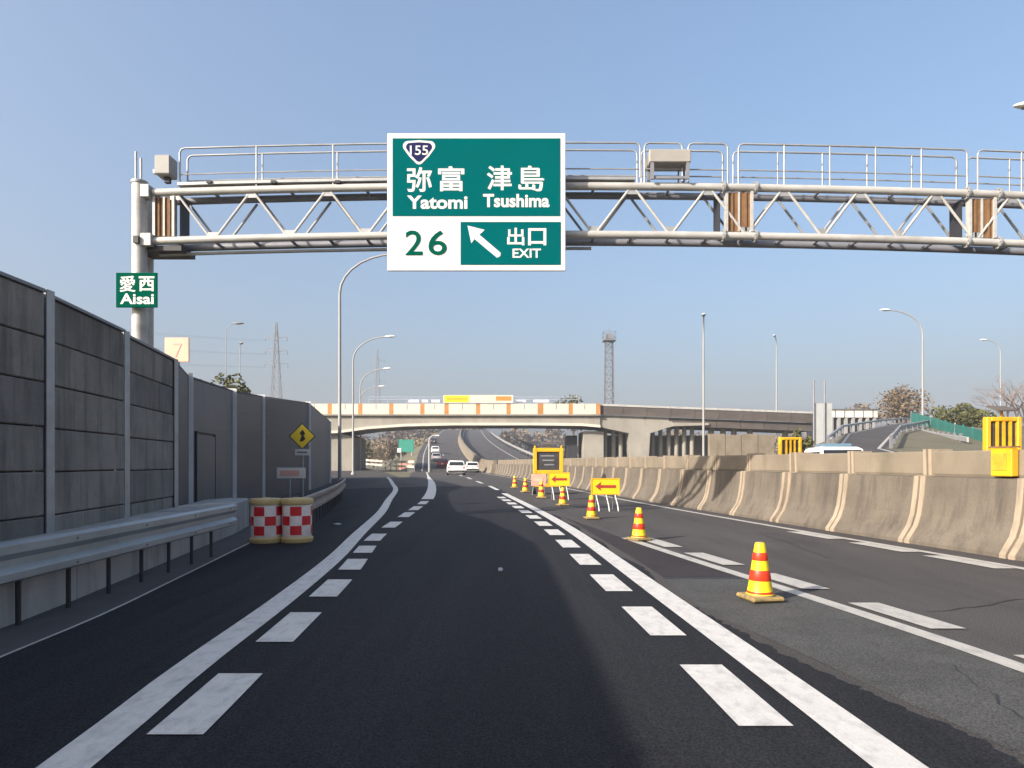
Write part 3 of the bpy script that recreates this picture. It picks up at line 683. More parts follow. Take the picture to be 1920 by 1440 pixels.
# ================================================================== GANTRY
GY = 13.3
def gz(x): return 6.90 - .0021*(x-.8)**2
gan = thing('sign_gantry', 'grey tubular truss gantry with railings spanning the motorway', 'gantry', (-7.45, GY, 0))
XL, XR = -7.15, 16.2; DH, DD = .965, .47
xs_ = [XL+(XR-XL)*i/16 for i in range(17)]
for nm, dy, dz, m_ in (('top_chord', 0, 0, GALV_W), ('top_chord', DD, 0, GALV_D), ('bottom_chord', 0, -DH, GALV_W), ('bottom_chord', DD, -DH, GALV_D)):
    MB().tube([(x, GY+dy, gz(x)+dz) for x in xs_], .077 if dy == 0 else .072, 12).build(nm, m_, gan, smooth=40)
MB().tube([(XL+.2+.0*x, GY+.0, 0) for x in ()] or [(x, GY+DD*.5, gz(x)-DH-.20) for x in xs_ if x < 2.6], .035, 8).build('cable_pipe', GALV, gan, smooth=40)
per = 1.52; x = -6.72; k = 0
while x < XR-per/2:
    for dy in (0, DD):
        o_ = .05 if dy == 0 else .02
        mtl = GALV_W if dy == 0 else GALV
        MB().tube([(x+.06, GY+dy, gz(x)-.06), (x+per/2-.06, GY+dy, gz(x)-DH+.06)], .026, 8).build('diagonal', mtl, gan, smooth=40)
        MB().tube([(x+per/2+.06, GY+dy, gz(x)-DH+.06), (x+per-.06, GY+dy, gz(x)-.06)], .026, 8).build('diagonal', mtl, gan, smooth=40)
    for dz in (0, -DH):
        MB().tube([(x, GY+.05, gz(x)+dz), (x, GY+DD-.05, gz(x)+dz)], .035, 8).build('cross_tie', GALV_D, gan, smooth=40)
        MB().tube([(x+per/2, GY+.05, gz(x)+dz), (x+per/2, GY+DD-.05, gz(x)+dz)], .030, 8).build('cross_tie', GALV_D, gan, smooth=40)
    x += per
for px0, px1 in ((288, 328), (1360, 1411), (1816, 1866)):    # splice frames with rusty ribbed plates
    xa, xb = (px0-CX)*GY/FPX, (px1-CX)*GY/FPX; xm = (xa+xb)/2; zt, zb = gz(xm)-.09, gz(xm)-DH+.09
    fr = MB().box((xm, GY+.02, (zt+zb)/2), (xb-xa, .02, zt-zb)).build('splice_plate', RUST, gan)
    for j, xx in enumerate((xa+.02, xb-.02)): MB().box((xx, GY+.02, (zt+zb)/2), (.05, .12, zt-zb+.02)).build('splice_rib', GALV_W, fr)
    for j in range(3): MB().box((xa+(xb-xa)*(j+1)/4, GY-.002, (zt+zb)/2), (.035, .03, zt-zb)).build('splice_rib', GALV_W if j % 2 else RUST, fr)
    MB().box((xa-.10 if px0 > 400 else xb+.08, GY+DD*.5, (zt+zb)/2), (.03, DD-.12, zt-zb)).build('splice_web', CHARCOAL, gan)
for px in (1356, 1416, 1812, 1871):                     # bolted flanges where the chords are spliced
    xx = (px-CX)*GY/FPX
    for dz in (0, -DH):
        mb = MB().tube([(xx-.02, GY, gz(xx)+dz), (xx+.02, GY, gz(xx)+dz)], .125, 14)
        for k in range(8): a = math.pi*k/4; mb.tube([(xx-.045, GY+.105*math.cos(a), gz(xx)+dz+.105*math.sin(a)), (xx+.045, GY+.105*math.cos(a), gz(xx)+dz+.105*math.sin(a))], .012, 5)
        mb.build('flange', GALV, gan, smooth=40)
x = -6.72
while x < XR-per:
    MB().box((x, GY-.01, gz(x)-.10), (.20, .014, .12)).build('gusset', GALV, gan)
    MB().box((x+per/2, GY-.01, gz(x)-DH+.10), (.20, .014, .12)).build('gusset', GALV, gan); x += per
# posts on the left (front and rear leg) and on the far right
for (xx, yy_, r_) in ((-7.42, GY-.02, .15), (-7.60, GY+.55, .15), (XR+.25, GY, .15), (XR+.25, GY+.72, .15)):
    MB().tube([(xx, yy_, -.05), (xx, yy_, 6.93)], r_*.93, 20).build('post', GALV_W, gan, smooth=40)
    MB().lathe([(.155, 6.93), (.16, 6.95), (.16, 6.98), (.03, 7.0)], (xx, yy_, 0), 16).build('post_cap', GALV, gan, smooth=40)
    MB().box((xx, yy_, .03), (.5, .5, .06)).build('base_plate', GALV_D, gan)
for z_ in (2.4, 3.8, 5.2): MB().tube([(-7.42, GY+.1, z_), (-7.62, GY+.62, z_+.55)], .04, 8).build('post_brace', GALV_D, gan, smooth=40)
MB().box((-7.26, GY-.02, gz(-7.2)), (.16, .24, .24)).build('chord_collar', GALV_W, gan)
MB().box((-7.24, GY-.02, gz(-7.2)-DH), (.20, .24, .24)).build('chord_collar', GALV_W, gan)
MB().box((-7.05, GY+.30, gz(-7)-DH-.14), (.9, .6, .10)).build('bearing_beam', CHARCOAL, gan)
for dx in (-.05, .05): MB().tube([(-7.44+dx, GY-.02, 6.95), (-7.44+dx, GY-.02, 7.58 if dx < 0 else 7.45)], .022, 8).build('rod', GALV, gan, smooth=40)
MB().box((-7.40, GY-.17, 5.78), (.10, .06, .14)).build('junction_box', CHARCOAL, gan)
# walkway and railings
MB().b2((-6.6, GY-.02, 0), (2.45, GY+DD+.02, .05)).build('walkway_tmp', GALV, gan) if False else None
xw = [-6.65+ (2.45+6.65)*i/8 for i in range(9)]
MB().sweep([(-.05, .115), (-.05, .165), (DD+.0-DD-.75, .165), (-.80, .115)][:0] or [(.06, .115), (.06, .170), (-.38, .170), (-.38, .115)], [(x, GY, gz(x)) for x in xw]).build('walkway', GALV, gan)
def railing(px0, px1, dy, low, rnd=(True, True), sp=1.13):
    xa, xb = (px0-CX)*GY/FPX, (px1-CX)*GY/FPX; top = .86; c = .09; yy_ = GY+dy
    pts = []
    n_ = max(3, int((xb-xa)/1.2)+1)
    def q(x, h): return (x, yy_, gz(x)+h)
    pts += [q(xa, low), q(xa, top-c), q(xa+c*.3, top-c*.3), q(xa+c, top)]
    pts += [q(xa+c+(xb-xa-2*c)*i/n_, top) for i in range(1, n_)]
    pts += [q(xb-c, top), q(xb-c*.3, top-c*.3), q(xb, top-c), q(xb, low)]
    rl_ = MB().tube(pts, .019, 8).build('railing', GALV, gan, smooth=50)
    for h in (.34,):
        MB().tube([q(xa, h)] + [q(xa+(xb-xa)*i/n_, h) for i in range(1, n_)] + [q(xb, h)], .014, 6).build('mid_rail', GALV, rl_, smooth=50)
    m_ = int((xb-xa)/sp)
    for i in range(1, m_+1):
        xx = xa+(xb-xa)*i/(m_+1)
        MB().tube([q(xx, .06), q(xx, top)], .017, 8).build('railing_post', GALV, rl_, smooth=50)
for dy in (-.02, .30): railing(338, 1200, dy, .17, sp=1.55)
for dy in (-.02, .30):
    railing(1208, 1279, dy, .06); railing(1290, 1364, dy, .06); railing(1384, 1812, dy, .06, sp=1.06); railing(1832, 2160, dy, .06, sp=1.06)
railing(2180, 2460, -.02, .06)
for i in range(5): MB().box(((395+i*120-CX)*GY/FPX, GY-.03, gz(-3)+.09), (.10, .12, .05)).build('clamp', CHARCOAL, gan)
# equipment on the gantry
t = thing('control_cabinet', 'grey cabinet on short legs standing on the gantry, right of the exit sign', 'cabinet', P(1252, 338, GY-.02))
xa, _, za = P(1214, 312, GY); xb, _, zb = P(1291, 288, GY)
MB().b2((xa, GY-.20, za), (xb, GY+.25, zb), 0, .015).build('box', mat('cabinet_grey', (.30, .28, .25), .6, var=.1, scale=3), t)
for xx in (xa+.06, xb-.06):
    for yy_ in (GY-.16, GY+.20): MB().box((xx, yy_, (za+gz(3)+.08)/2), (.06, .05, za-gz(3)-.08)).build('leg', GALV_D, t)
MB().b2((xa+.05, GY-.15, gz(3)+.10), (xb-.05, GY-.10, gz(3)+.15)).build('foot_rail', GALV_D, t)
t = thing('camera_housing', 'small grey box on a bracket at the left end of the gantry', 'equipment box', P(313, 345, GY))
xa, _, za = P(298, 333, GY); xb, _, zb = P(327, 297, GY)
MB().b2((xa, GY-.18, za), (xb, GY+.14, zb), 0, .02).build('housing', mat('housing_grey', (.28, .27, .25), .55, var=.08, scale=4), t)
MB().box(((xa+xb)/2+.02, GY, za-.05), (.10, .10, .12)).build('bracket', CHARCOAL, t)
MB().box((xa-.02, GY-.12, za+.06), (.03, .08, .08)).build('lens', S_WHITE, t)

# ------------------------------------------------------------------ exit sign
SYD = 12.92
def SP(px, py): return ((px-CX)*SYD/FPX, CAM_H+(HY-py)*SYD/FPX)
def plate(name, a, b, y, th, m_, parent, ch=0.0):
    x0, z0 = SP(*a); x1, z1 = SP(*b)
    return MB().b2((x0, y, z0), (x1, y-th, z1), 0, ch).build(name, m_, parent)
es = thing('exit_sign', 'large green and white exit sign reading Yatomi and Tsushima on the gantry', 'road sign', (SP(895, 508)[0], SYD, SP(895, 508)[1]))
plate('backing', (727, 252), (1060, 509), SYD, .05, S_WHITE, es, .008)
y1 = SYD-.052; y2 = y1-.0075
plate('green_field', (737, 262), (1050, 407), y1, .006, S_TEAL, es)
plate('green_field', (864, 418), (1051, 498), y1, .006, S_TEAL, es)
def letters(s_, a, b, m_, bold, nm='lettering'):
    x0, z1 = SP(*a); x1, z0 = SP(*b)
    return glyphs(s_, x0, z0, x1, z1, y2, m_, es, bold, nm)
letters('弥', (764, 316), (811, 362), S_WHITE, .018); letters('富', (822, 314), (871, 361), S_WHITE, .016)
letters('津', (913, 313), (960, 359), S_WHITE, .016); letters('島', (972, 313), (1018, 360), S_WHITE, .0)
x0, z1 = SP(973.6, 314); x1, z0 = SP(1020, 361); glyphs('島', x0, z0, x1, z1, y2-.0007, S_WHITE, es, .0)
letters('Yatomi', (764, 369), (877, 394), S_WHITE, .030); letters('Tsushima', (906, 366), (1030, 391), S_WHITE, .030)
letters('2', (761, 434), (793, 480), S_INK, .006); letters('6', (804, 434), (838, 480), S_INK, .006)
letters('出', (951, 429), (983, 462), S_WHITE, .018); letters('口', (990, 430), (1024, 462), S_WHITE, .022)
letters('EXIT', (961, 468), (1014, 485), S_WHITE, .020)
ar = [(877, 425), (909, 433), (899, 442), (939, 476), (938, 482), (932, 485), (890, 450), (884, 458)]
MB().prism([SP(*p_) for p_ in ar], 1, y2, y2-.002).build('arrow', S_WHITE, es)
def shield(sc):
    cx_, cz_ = 786.5, 286.0; pts = []
    corners = [(-26, -16), (26, -16), (0, 24)]
    def arc(c, a0, a1, r_, n_=6): return [(c[0]+r_*math.cos(R(a0+(a1-a0)*i/n_)), c[1]+r_*math.sin(R(a0+(a1-a0)*i/n_))) for i in range(n_+1)]
    pts += arc((-20, -9), 150, 270, 9) + [(0, -19.5)] + arc((20, -9), 270, 390, 9) + [(18, 9)] + arc((0, 16), 35, 145, 8) + [(-18, 9)]
    return [SP(cx_+a*sc, cz_+b*sc) for a, b in pts]
MB().prism(shield(1.04), 1, y1-.0075, y1-.0095).build('shield_border', S_WHITE, es)
MB().prism(shield(.84), 1, y1-.011, y1-.013).build('shield', S_NAVY, es)
x0, z1 = SP(769.5, 276); x1, z0 = SP(803.5, 293.5); glyphs('155', x0, z0, x1, z1, y1-.0145, S_WHITE, es, .010)
fb = MB()
for px in (790, 895, 1000):
    xx = SP(px, 0)[0]; fb.b2((xx-.04, SYD+.02, SP(0, 506)[1]), (xx+.04, SYD+.10, SP(0, 256)[1]))
fb.build('rear_stiffener', GALV_D, es)
for pz in (345, 440):
    for px in (790, 1000): xx = SP(px, 0)[0]; MB().b2((xx-.05, SYD+.10, SP(0, pz)[1]-.05), (xx+.05, GY-.085, SP(0, pz)[1]+.05)).build('hanger', GALV_D, es)
# place-name sign on the gantry post
SYD = 13.05
ps = thing('place_name_sign', 'small green sign reading Aisai on the left gantry post', 'road sign', (SP(258, 576)[0], SYD, SP(258, 576)[1]))
plate('plate', (219, 512), (296, 577), SYD, .03, S_GREEN2, ps, .005); y2 = SYD-.0315
def letters2(s_, a, b, bold):
    x0, z1 = SP(*a); x1, z0 = SP(*b); return glyphs(s_, x0, z0, x1, z1, y2, S_WHITE, ps, bold, th=.002)
letters2('愛', (226, 518), (256, 548), .014); letters2('西', (262, 519), (291, 547), .02); letters2('Aisai', (227, 551), (290, 571), .022)
for z_ in (520, 568): MB().b2((SP(247, 0)[0], SYD+.002, SP(0, z_)[1]-.02), (SP(279, 0)[0], SYD+.07, SP(0, z_)[1]+.02)).build('clamp', GALV_D, ps)
# ================================================================== BRIDGE
BY = 95.0
def BX(px): return (px-CX)*BY/FPX
def BZ(py): return CAM_H+(HY-py)*BY/FPX
br = thing('road_bridge', 'concrete road bridge with cream parapet panels crossing the motorway', 'bridge', (BX(890), BY, 0))
bot = [(500, 815), (560, 815), (640, 811), (690, 804), (760, 799), (850, 797), (1000, 797), (1090, 798), (1125, 801)]
MB().prism([(BX(a), BZ(b)) for a, b in bot] + [(BX(1125), BZ(779)), (BX(500), BZ(779))], 1, BY, BY+10).build('girder', B_CONC, br)
fl = [(a, b-1) for a, b in bot]
MB().prism([(BX(a), BZ(b)-.06) for a, b in bot] + [(BX(a), BZ(b-4)) for a, b in reversed(bot)], 1, BY-.45, BY-.003).build('bottom_flange', mat('pale_concrete_edge', (.55, .50, .42), .8, var=.12, scale=.6), br)
MB().b2((BX(500), BY-.5, BZ(779.5)), (BX(1125), BY+10.4, BZ(777.5))).build('deck_edge', B_CONC, br)
edges = [562, 620, 677, 735, 793, 838, 897, 954, 1015, 1070, 1121]
for i in range(len(edges)-1):
    a, b = edges[i]+4, edges[i+1]-4
    if i == 7: b -= 3
    MB().b2((BX(a), BY-.42, BZ(777)), (BX(b), BY-.34, BZ(757.5)), 0, .02).build('parapet_panel', B_PANEL, br)
    MB().b2((BX((a+b)/2)-.04, BY-.45, BZ(768)), (BX((a+b)/2)+.04, BY-.425, BZ(758))).build('panel_stay', GALV_D, br)
for i, e in enumerate(edges):
    wd = .55 if e == 1015 else .30
    MB().b2((BX(e)-wd, BY-.40, BZ(777)), (BX(e)+wd, BY-.28, BZ(757))).build('parapet_post', B_RUST, br)
MB().b2((BX(500), BY+9.8, BZ(777)), (BX(1125), BY+10.0, BZ(759))).build('rear_parapet', B_CONC, br)
# mesh fence on the deck and the banner
for px in range(690, 1100, 36):
    MB().box((BX(px), BY+.6, (BZ(777)+BZ(743))/2), (.08, .08, BZ(743)-BZ(777))).build('fence_post', BLUEGREY, br)
for py in (743.5, 748): MB().b2((BX(690), BY+.56, BZ(py)-.04), (BX(1086), BY+.62, BZ(py)+.04)).build('fence_rail', BLUEGREY, br)
bn = thing('bridge_banner', 'long yellow and white banner with an orange end hung on the bridge fence', 'banner', (BX(897), BY-.55, BZ(756)))
MB().b2((BX(832), BY-.62, BZ(756)), (BX(962), BY-.55, BZ(741.5))).build('sheet', B_PANEL, bn)
MB().b2((BX(834), BY-.628, BZ(755)), (BX(880), BY-.622, BZ(742.5))).build('yellow_field', YELLOW, bn)
MB().b2((BX(839), BY-.634, BZ(750.5)), (BX(877), BY-.63, BZ(747))).build('dim_line', YELLOW_D, bn)
MB().b2((BX(930), BY-.628, BZ(752)), (BX(959), BY-.622, BZ(744))).build('orange_field', ORANGE, bn)
for a, b in ((765, 785), (790, 802), (808, 824), (968, 986), (1000, 1030)):
    t = thing('fence_board', 'small pale board on the bridge fence, %s of the banner' % ({765: 'farthest left', 790: 'middle one left', 808: 'just left', 968: 'just right', 1000: 'farther right'}[a]), 'board', (BX(a), BY+.5, BZ(757)))
    MB().b2((BX(a), BY+.46, BZ(754)), (BX(b), BY+.52, BZ(749)), 0, .01).build('board', mat('pale_lilac_board', (.62, .60, .70), .6, var=.1) if a == 765 else MATS['pale_lilac_board'], t)
    MB().b2((BX(a)+.1, BY+.53, BZ(757)), (BX(a)+.2, BY+.56, BZ(749.5))).build('stay', GALV_D, t)
# pier with flared head
MB().prism([(BX(1125), BZ(800.5)), (BX(1180), BZ(812)), (BX(1186), 0), (BX(1216), 0), (BX(1220), BZ(812)), (BX(1262), BZ(799)), (BX(1262), BZ(790)), (BX(1126), BZ(783))], 1, BY+.3, BY+9).build('pier', B_CONC, br)
MB().prism([(BX(640), BZ(812)), (BX(660), BZ(820)), (BX(660), 0), (BX(520), 0), (BX(520), BZ(815.5))], 1, BY+.5, BY+9).build('abutment', B_CONC, br)

# viaduct that carries on to the right, mostly in dark brown-grey
vi = thing('viaduct', 'dark brown-grey viaduct continuing the bridge to the right', 'bridge', (BX(1320), BY+1, 0))
def vt(px): return BZ(757+(px-1121)*15/404.)
for i in range(9):
    a, b = 1121+i*45, 1121+(i+1)*45
    for nm, h0, h1, yo, m_ in (('top_rail', 0, -.28, -.1, GALV_W), ('parapet_panel', -.30, -1.55, .0, B_DARK), ('girder', -1.58, -2.75, .5, B_DARK if i > 2 else B_CONC)):
        xa, xb = BX(a)+.03, BX(b)-.03
        mb = MB(); v_ = [(x_, yy_, vt(p_)+h) for p_, x_ in ((a, xa), (b, xb)) for yy_ in (BY+yo, BY+yo+(.3 if nm != 'girder' else 8)) for h in (h0, h1)]
        mb.mesh(v_, [(0, 1, 3, 2), (4, 6, 7, 5), (0, 4, 5, 1), (2, 3, 7, 6), (0, 2, 6, 4), (1, 5, 7, 3)]); mb.build(nm, m_, vi)
    MB().b2((BX(a)-.12, BY-.06, vt(a)-1.5), (BX(a)+.12, BY-.003, vt(a)-.3)).build('parapet_post', B_DARK, vi)
MB().prism([(BX(1262), BZ(799)), (BX(1330), BZ(797)), (BX(1330), BZ(793)), (BX(1262), BZ(792))], 1, BY+.2, BY+6).build('lower_beam', B_CONC, vi)
for px in (1140, 1156, 1170, 1232, 1247, 1263, 1278, 1293, 1308, 1345, 1368, 1389, 1420, 1488):
    MB().tube([(BX(px), BY+3, 0), (BX(px), BY+3, vt(px)-2.7)], .32 if px < 1330 else .42, 10).build('column', B_CONC, vi, smooth=40)
MB().b2((BX(1095), BY+1, 0), (BX(1134), BY+8, BZ(808)), 0, .05).build('abutment_block', B_CONC, vi)
MB().b2((BX(1066), BY+3, 0), (BX(1086), BY+7, BZ(815)), 0, .05).build('dark_housing', CHARCOAL, vi)
MB().b2((BX(1140), BY+8.5, 0), (BX(1480), BY+9, BZ(812))).build('back_wall', B_CONC, vi)
# stuff beside the viaduct
rt = thing('retaining_wall', 'pale beige retaining wall below the viaduct on the right', 'wall', (25.5, 75, 0))
for i in range(4):
    xa = (1330-CX)*75/FPX+i*1.85
    MB().b2((xa, 75, 0), (xa+1.80, 75.6, 4.55-(i % 2)*.12), 0, .03).build('wall_block', BAR_T, rt)
mb = MB(); pts = [(6.2, 44), (14, 46), (22, 50), (30, 58), (36, 70)]
pr = [(-4, -.1), (-2, 1.3), (0, 2.2), (3, 2.2), (6, -.1)]
mb.sweep(pr, [(x, y, 0) for x, y in reversed(pts)][::-1], closed=False)
# (bank kept clear of the opposite carriageway)
mb.v = [(x+8.5, y+6, z if i >= 5 else -.1) for i, (x, y, z) in enumerate(mb.v)]
tag(mb.build('verge_bank', GROUND, fix=True), 'low dry grass bank below the viaduct', kind='structure')

# grey mesh screen with two poles
t = thing('mesh_screen', 'light grey screen panel with two tall thin poles right of the viaduct', 'screen', P(1543, 820, 70))
xa, _, za = P(1526, 815, 70); xb, _, zb = P(1560, 756, 70)
MB().b2((xa, 70, za-2.5), (xb, 70.12, zb)).build('screen_panel', mat('pale_screen', (.36, .37, .37), .7, var=.12, scale=.8), t)
for px in (1526, 1546): xx = P(px, 0, 69.9)[0]; MB().tube([(xx, 69.9, 1.2), (xx, 69.9, P(0, 713, 70)[2])], .09, 8).build('pole', GALV_D, t, smooth=50)

# ------------------------------------------------------------------ lamps
def lamp(label, x, y, z0, zt, dx, dy=0.0, dark=False, r0=.12):
    t = thing('street_lamp', label, 'street lamp', (x, y, z0), 0, 'motorway lamps')
    L_ = math.hypot(dx, dy); ux, uy = dx/L_, dy/L_; rise = min(L_*.75, 2.6)
    pts = [(x, y, z0), (x, y, z0+(zt-rise-z0)*.5), (x, y, zt-rise)]
    for k in range(1, 8):
        a = math.pi/2*k/7; pts.append((x+ux*L_*.92*(1-math.cos(a)), y+uy*L_*.92*(1-math.cos(a)), zt-rise+rise*math.sin(a)))
    rs = [r0, r0*.85, r0*.7] + [r0*(.66-.03*k) for k in range(7)]
    MB().tube(pts, rs, 10).build('pole', POLE_P, t, smooth=50)
    hx, hy, hz = x+dx, y+dy, zt+.02; mb = MB()
    ang = math.atan2(uy, ux)
    vs = []; fs = []; n_ = 10; st = [(-.62, .05, .05), (-.5, .12, .10), (-.1, .20, .16), (.3, .19, .14), (.55, .10, .07), (.62, .02, .02)]
    for s_, w_, h_ in st:
        for k in range(n_):
            a = 2*math.pi*k/n_; q = Vector((s_, w_*math.cos(a), h_*math.sin(a) if math.sin(a) > 0 else .45*h_*math.sin(a)))
            q = Matrix.Rotation(ang, 3, 'Z') @ q; vs.append((hx+q.x, hy+q.y, hz+q.z))
    for i in range(len(st)-1):
        for k in range(n_): fs.append((i*n_+k, i*n_+(k+1) % n_, (i+1)*n_+(k+1) % n_, (i+1)*n_+k))
    fs += [tuple(range(n_-1, -1, -1)), tuple((len(st)-1)*n_+k for k in range(n_))]
    MB().mesh(vs, fs).build('lamp_head', GALV_D if dark else LAMP_W, t, smooth=60)
    MB().box((hx, hy, hz-.075), (.5, .22, .03), ang).build('lens', GALV_D, t)
    MB().lathe([(r0*2, 0), (r0*2, .05), (r0*1.2, .30), (r0*1.05, .34)], (x, y, z0), 10).build('base', POLE_P, t, smooth=40)
    return t
lamp('tall curved street lamp directly left of the exit sign, nearest of the ramp lamps', -11.37, 44, 0, 15.1, 4.0)
lamp('curved street lamp on the ramp with bright head, second from the camera', -17.4, 73, 0, 15.1, 4.1)
lamp('curved street lamp on the ramp, third from the camera', -22.3, 98, 0, 15.1, 4.0)
lamp('curved street lamp on the ramp, farthest and lowest in the picture', -27.6, 121, 0, 15.1, 4.0)
lamp('street lamp standing in front of the dark viaduct', 18.3, 63.7, 0, 15.0, -.5, -1.8)
lamp('pale street lamp standing on the viaduct', (1456-CX)*99/FPX, 99, 8.2, 19.8, -.9, -1.5)
lamp('street lamp on the entry ramp with a long arm over it', (1730-CX)*73/FPX, 73, 4.3, 18.0, -4.1)
lamp('thin street lamp by the bare tree at the right edge', (1876-CX)*110/FPX, 110, 4, 21.5, -2.8)
lamp('street lamp whose head just shows at the upper right edge', 23.7, 25.7, 0, 15.1, -3.75)
lamp('dark thin street lamp behind the left wall, taller of two', (447-CX)*70/FPX-1.3, 70, 0, 15.9, 1.3, 0, True, .045)
lamp('dark thin street lamp behind the left wall, shorter of two', (450-CX)*80/FPX, 80, 0, 15.5, .35, -.5, True, .06)
# pole at the gore
x, y = (805-CX)*88/FPX, 88
t = thing('gore_pole', 'slim pale pole with a bent top at the tip of the exit gore', 'pole', (x, y, 0))
MB().tube([(x, y, 0), (x, y, 4.2), (x+.12, y, 4.6), (x+.45, y, 4.85), (x+.95, y, 4.9)], [.16, .13, .11, .10, .09], 10).build('pole', POLE_P, t, smooth=50)
MB().box((x+1.05, y, 4.88), (.5, .2, .14), 0, 0, .03).build('head', LAMP_W, t)

# ------------------------------------------------------------------ pylons, light mast
def lattice(mb, x, y, z0, z1, w0, w1, nseg, r, mid=None):
    def W_(z):
        f = (z-z0)/(z1-z0)
        if mid and z < mid[0]: return w0+(mid[1]-w0)*(z-z0)/(mid[0]-z0)
        if mid: return mid[1]+(w1-mid[1])*(z-mid[0])/(z1-mid[0])
        return w0+(w1-w0)*f
    zz = [z0+(z1-z0)*(1-(1-i/nseg)**1.15) for i in range(nseg+1)]
    for i in range(nseg):
        a, b = zz[i], zz[i+1]; wa, wb = W_(a)/2, W_(b)/2
        ca = [(x+sx*wa, y+sy*wa, a) for sx, sy in ((-1, -1), (1, -1), (1, 1), (-1, 1))]; cb = [(x+sx*wb, y+sy*wb, b) for sx, sy in ((-1, -1), (1, -1), (1, 1), (-1, 1))]
        for k in range(4):
            mb.tube([ca[k], cb[k]], r, 4, caps=False); mb.tube([ca[k], cb[(k+1) % 4]], r*.6, 4, caps=False); mb.tube([ca[(k+1) % 4], cb[k]], r*.6, 4, caps=False)
            mb.tube([cb[k], cb[(k+1) % 4]], r*.6, 4, caps=False)
def pylon(label, x, y, zt, arms):
    t = thing('pylon', label, 'pylon', (x, y, 0), 0, 'lattice pylons')
    mb = MB(); lattice(mb, x, y, 0, zt, 6.2, .5, 14, .13, (zt*.55, 3.0)); mb.build('tower', PYLON, t)
    for zf, wl in arms:
        z = zt*zf
        for s_ in (-1, 1):
            a = MB().tube([(x+s_*.8, y-.6, z), (x+s_*wl, y, z+.25)], .10, 4).tube([(x+s_*.8, y+.6, z), (x+s_*wl, y, z+.25)], .10, 4).tube([(x+s_*.7, y, z+1.5), (x+s_*wl, y, z+.3)], .08, 4).build('cross_arm', PYLON, t)
            MB().lathe([(.10, -1.5), (.18, -1.3), (.10, -1.1), (.18, -.9), (.10, -.7), (.18, -.5), (.08, -.1)], (x+s_*wl*.97, y, z+.2), 6).build('insulator', PYLON, a)
    return t
p1 = pylon('lattice power pylon rising over the left wall', (518-CX)*260/FPX, 260, P(0, 605, 260)[2], ((.895, 4.4), (.80, 4.4), (.71, 4.6)))
p2 = pylon('faint far lattice pylon left of the exit sign', (708-CX)*430/FPX, 430, P(0, 655, 430)[2], ((.90, 4.6), (.81, 4.8), (.72, 5.0)))
zt = P(0, 605, 260)[2]; px_ = (518-CX)*260/FPX
for i, zf in enumerate((.895, .80, .71)):
    for s_ in (-1, 1):
        x0 = px_+s_*4.4; z0 = zt*zf-1.3
        pts = [(x0+(-170-x0)*k/10-.0, 260+(200-260)*k/10, z0-6*math.sin(math.pi*k/10)*(.35)) for k in range(11)]
        t = MB().tube(pts, .022, 4).build('power_line', WIRE)
        tag(t, 'thin power line leaving the near pylon to the left, %s arm, %s side' % (['top', 'middle', 'bottom'][i], 'left' if s_ < 0 else 'right'), 'cable', 'power lines')
t = thing('light_mast', 'dark lattice mast with a platform rising behind the bridge', 'mast', ((1142-CX)*140/FPX, 140, 0))
mb = MB(); mx = (1142-CX)*140/FPX; zt = P(0, 640, 140)[2]
lattice(mb, mx, 140, 0, zt, 2.0, 1.5, 16, .12); mb.build('tower', PYLON, t)
MB().b2((mx-1.3, 138.7, zt), (mx+1.3, 141.3, zt+.2)).build('platform', PYLON, t)
mb = MB()
for s_ in (-1, 1):
    for q in (-1, 1): mb.tube([(mx+s_*1.25, 140+q*1.25, zt+.2), (mx+s_*1.25, 140+q*1.25, zt+1.9)], .06, 4)
for h in (.9, 1.9):
    for a, b in (((-1, -1), (1, -1)), ((1, -1), (1, 1)), ((1, 1), (-1, 1)), ((-1, 1), (-1, -1))): mb.tube([(mx+a[0]*1.25, 140+a[1]*1.25, zt+h), (mx+b[0]*1.25, 140+b[1]*1.25, zt+h)], .05, 4)
mb.build('platform_railing', PYLON, t)
MB().b2((mx-.7, 139.3, zt+.2), (mx+.7, 140.7, zt+1.4)).build('lamp_box', GALV_D, t)
MB().tube([(mx, 140, zt+1.3), (mx, 140, P(0, 617, 140)[2]+.4)], .05, 5).build('rod', PYLON, t)

